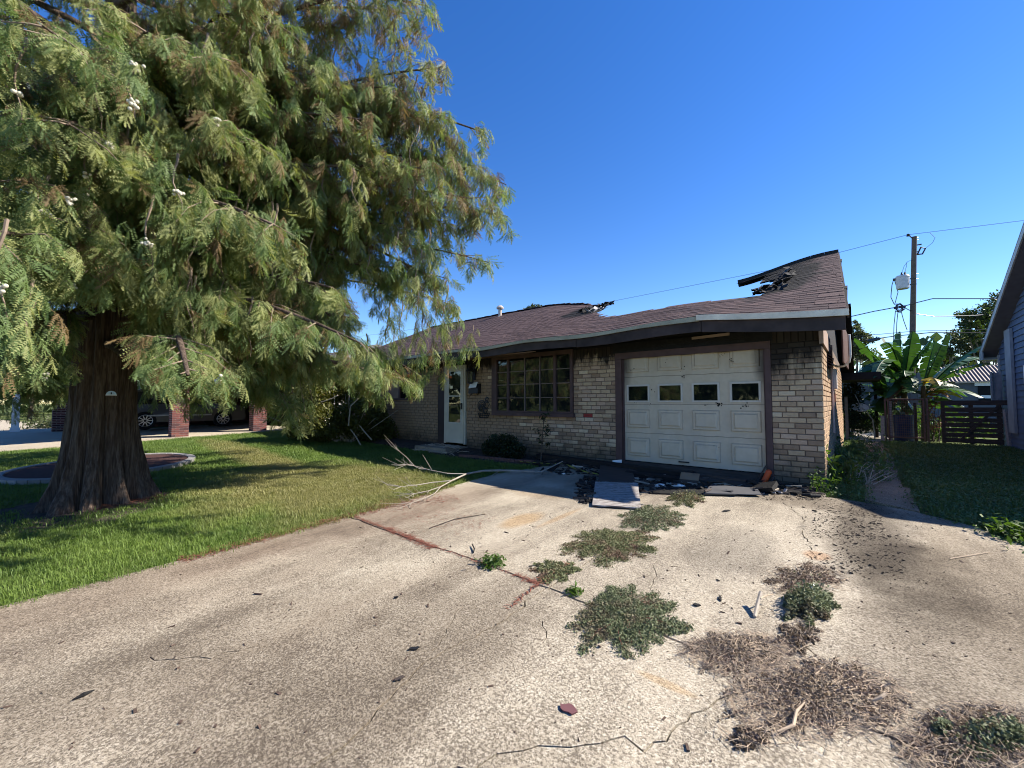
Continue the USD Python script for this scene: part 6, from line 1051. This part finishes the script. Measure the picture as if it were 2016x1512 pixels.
needles("fallen_needles", "rust red cypress needles caught in the joint and along the lawn edge", [((690, 1015), (850, 1075), 420, .018), ((760, 1040), (855, 1080), 420, .035), ((850, 1075), (1060, 1150), 130, .012), ((1060, 1150), (1120, 1110), 150, .03), ((1060, 1150), (1000, 1200), 60, .012), ((1015, 1130), (1060, 1152), 90, .02), ((350, 1105), (700, 1012), 1500, .07), ((700, 1012), (880, 955), 1600, .12), ((720, 1000), (900, 980), 900, .18), ((800, 1010), (950, 1040), 350, .25), ((180, 1000), (330, 975), 900, .18)], 131)
# single things lying on the drive
def stick(label, pts_, dz, rad, m, name="loose_stick"): one(name, MB().tube(trail(pts_, dz), rad, 7), m, label, "stick")
stick("forked grey stick propped up beside the dried weed patch", [(1486, 1214), (1491, 1190), (1498, 1166)], [.01, .05, .10], [.012, .013, .014], M_STICK); stick("thin side prong of the propped grey stick", [(1497, 1178), (1510, 1172), (1522, 1170)], [.08, .08, .07], [.006, .005, .004], M_STRAW)
stick("pale straight straw on the right of the drive", [(1870, 1100), (1905, 1094), (1948, 1087)], [.01, .012, .01], [.0035, .004, .003], M_STRAW); stick("pale stick poking from the lower dead weed bed", [(1716, 1380), (1735, 1372), (1744, 1366)], [.03, .05, .06], [.005, .008, .008], M_STRAW); stick("white chip of wood on the dried weed patch", [(1594, 1160), (1599, 1155), (1603, 1151)], [.05, .06, .06], [.006, .009, .008], M_WHITE)
stick("dark curved twig above the slab joint", [(930, 1072), (934, 1080), (932, 1088)], [.02, .02, .01], [.006, .007, .006], M_CHAR); stick("long dark twig on the cream part of the slab", [(845, 1040), (895, 1022), (955, 1012)], [.01, .012, .01], [.005, .006, .004], M_DARKW); stick("dark sliver lying at the lower left of the drive", [(142, 1378), (165, 1367), (186, 1358)], [.008, .012, .008], [.003, .012, .003], M_CHAR); stick("bleached root across the wide dead weed bed", [(1530, 1440), (1562, 1428), (1568, 1400), (1585, 1382)], [.02, .03, .04, .05], [.004, .008, .007, .003], M_STRAW)
stick("dark bark strip near the foot of the brick corner", [(1578, 974), (1595, 975), (1615, 976)], [.03, .04, .03], [.02, .03, .022], M_CHAR)
def scrap(label, name, px, py, w, h, m, seed, rot=0.0, dz=0.006):
    r = np.random.default_rng(seed); p = onG(px, py, dz); a = np.linspace(0, 6.283, 14)[:-1]; pg = Polygon([(w * math.cos(t) * r.uniform(.5, 1.2), h * math.sin(t) * r.uniform(.5, 1.2)) for t in a]); m_ = trimesh.creation.extrude_polygon(pg, 0.006, engine="earcut"); v = Rot.from_euler("zx", [rot, 0.06]).apply(np.array(m_.vertices)); one(name, (v + p, m_.faces), m, label, "scrap")
scrap("torn maroon shingle scrap on the near slab", "shingle_scrap", 1117, 1395, 0.05, 0.038, flat("maroon_scrap", (0.13, 0.055, 0.06), 0.8), 1, 0.5); scrap("dark green black bark chip on the near slab", "bark_chip", 815, 1277, 0.038, 0.016, M_IRON, 2, 0.8); scrap("dark bark chip beside the long joint crack", "bark_chip", 786, 1336, 0.03, 0.016, M_DARKW, 3, 1.3); scrap("black chip right of the largest weed mat", "bark_chip", 1372, 1191, 0.024, 0.02, M_CHAR, 4, 0.2); scrap("oblong black chip on the cream slab", "bark_chip", 1418, 1178, 0.04, 0.014, M_CHAR, 5, 1.9); scrap("small black chip left of the long joint", "bark_chip", 780, 1176, 0.018, 0.016, M_CHAR, 6, 0.4); scrap("black flake near the small far weed tuft", "bark_chip", 1430, 1006, 0.07, 0.03, M_CHAR, 7, 0.9)

# ------------------------------------------------------------------ fittings on the front wall
ln = thing("wall_lantern", "black wall lantern right of the storm door", "lantern", (-8.35, 8.2, 2.0)); x = -8.35
obj("backplate", MB().box((x - .07, 8.165, 1.85), (x + .07, 8.195, 2.2)), M_IRON, ln); obj("cap", MB().lathe((x, 8.05, 2.1), [(.13, 0), (.12, .02), (.06, .1), (.02, .15), (.015, .2)], 8), M_IRON, ln); obj("base", MB().lathe((x, 8.05, 1.74), [(.04, 0), (.09, .03), (.1, .05)], 8), M_IRON, ln)
for k in range(6): a = k * math.pi / 3; obj("bar", MB().beam((x + .085 * math.cos(a), 8.05 + .085 * math.sin(a), 1.78), (x + .105 * math.cos(a), 8.05 + .105 * math.sin(a), 2.11), .014, .014), M_IRON, ln)
obj("glass", MB().lathe((x, 8.05, 1.79), [(.07, 0), (.085, .3)], 8), M_GLASS, ln); obj("arm", MB().beam((x, 8.17, 2.02), (x, 8.06, 2.2), .025, .025), M_IRON, ln)
mx = thing("mailbox", "black wall mailbox with white flyer sticking out of its lid", "mailbox", (-8.25, 8.2, 1.5)); obj("box", MB().box((-8.44, 8.06, 1.47), (-8.07, 8.19, 1.62)).add([(-8.44, 8.06, 1.621), (-8.07, 8.06, 1.621), (-8.07, 8.19, 1.621), (-8.44, 8.19, 1.621), (-8.44, 8.16, 1.74), (-8.07, 8.16, 1.74), (-8.07, 8.19, 1.74), (-8.44, 8.19, 1.74)], MB.BF), M_IRON, mx)
obj("flyer", MB().obox((-8.27, 8.075, 1.70), (0.3, 0.006, 0.17), Rot.from_euler("xy", [-28, -5], degrees=True)), M_WHITE, mx); obj("paper_hook", MB().tube([(-8.4, 8.17, 1.47), (-8.4, 8.1, 1.42), (-8.4, 8.08, 1.46)], .008, 5).tube([(-8.12, 8.17, 1.47), (-8.12, 8.1, 1.42), (-8.12, 8.08, 1.46)], .008, 5), M_IRON, mx)
orn = thing("iron_wall_basket", "black scrolled iron wall basket left of the picture window", "wall basket", (-7.92, 8.2, 1.05)); mb_ = MB(); Yb = 8.15
for cx_, cz_, R_, n_ in [(-8.0, 1.12, .15, 3), (-7.82, 1.14, .11, 2), (-7.80, 1.30, .06, 2), (-8.03, 1.05, .08, 2), (-7.86, 0.98, .08, 2)]:
    for q in range(n_): mb_.tube([(cx_ + (R_ * (1 - q * .32)) * math.cos(a), Yb, cz_ + (R_ * (1 - q * .32)) * math.sin(a)) for a in np.linspace(q, q + 5.4, 16)], .011, 5)
obj("scroll", mb_, M_IRON, orn); bk = MB()
for zz, dx in ((0.80, .14), (0.86, .17), (0.92, .19)): bk.tube([(-7.92 + dx * math.cos(a), 8.185 - .17 * math.sin(a), zz) for a in np.linspace(0, math.pi, 14)], .011, 5)
for a in np.linspace(0, math.pi, 9): bk.tube([(-7.92 + .13 * math.cos(a), 8.185 - .15 * math.sin(a), .80), (-7.92 + .19 * math.cos(a), 8.185 - .17 * math.sin(a), .92)], .008, 4)
obj("basket", bk, M_IRON, orn)
mb_ = MB(); r = np.random.default_rng(140)
for _ in range(46): p = np.array([r.uniform(-9.9, -8.2), r.uniform(7.1, 7.9), -0.03]); p[2] = -0.02 if 7.35 < p[1] and p[0] < -8.55 else -0.14; a = r.normal(0.1, 0.5); d = np.array([math.cos(a), math.sin(a) * .5, r.normal(0, .06)]) * r.uniform(.15, .5); mb_.tube([p, p + d * .5 + [0, 0, .03], p + d], [.008, .007, .004], 5)
stuff("stick_heap", mb_, M_STICK, "heap of dry sticks on the stoop before the front door")
bits("bark_crumb", "dark leaf rubbish around the front stoop and bed", M_DARKW, [(840, 868, 1000, 890, 240), (1000, 885, 1120, 905, 140)], 141, 0.04)
eb = MB(); P = [onG(x, y, .02) for x, y in [(905, 898), (940, 900), (975, 904), (1015, 908), (1050, 910)]]
edg = thing("brick_edging", "row of dull red bricks edging the bed under the window", "edging", P[0])
for a, b in zip(P[:-1], P[1:]):
    for k in range(4): q = a + (b - a) * (k + .5) / 4; obj("brick", MB().obox(q + [0, 0, .01], (np.linalg.norm(b - a) / 4 - .01, .1, .07), Rot.from_euler("z", math.atan2(*(b - a)[[1, 0]]))), M_DKB, edg)

# ------------------------------------------------------------------ the far trees all round, and the other side of the street (mirrored in the panes)
r = np.random.default_rng(200); C = []
for k in range(230):
    a = k / 230 * 6.2832; R0 = 85 + 18 * math.sin(3 * a) + r.uniform(-6, 6); hh = r.uniform(5, 10); n_ = 60; c = np.array([R0 * math.cos(a), R0 * math.sin(a), 0]); q = r.normal(0, 1, (n_, 3)) * [1.6, 1.6, 0.24 * hh] + [0, 0, hh * 0.5]; q[:, 2] = np.clip(q[:, 2], -0.6, hh); C.append(c + q)
stuff("far_trees", MB().quads(rquads(np.vstack(C), 0.75, r, 0.7)), M_OAK, "far belt of dark trees around the neighbourhood")

for k, (x, y, hh, lab) in enumerate([(-30, -20, 8, "street tree opposite, beyond the left end of the street"), (-20, -24, 7, "street tree opposite the lawn"), (-10, -26, 8, "street tree opposite the front door"), (0, -25, 7, "street tree straight across from the garage"), (11, -23, 8, "street tree opposite the blue house"), (-42, -14, 8, "street tree far along the opposite side")]):
    z = -0.7; tree("street_tree", lab, (x, y, z), hh * 0.6, [((x + a, y + b, z + hh * c), hh * q) for a, b, c, q in ((0, 0, .62, .33), (2.6, .5, .5, .3), (-2.6, -.4, .52, .3), (1.2, -1, .85, .26), (-4.4, .3, .4, .25), (4.4, 0, .42, .25), (0, 0, .3, .3))], 3200, 0.34, M_OAK, "trees across the street", 0.22, 300 + k)
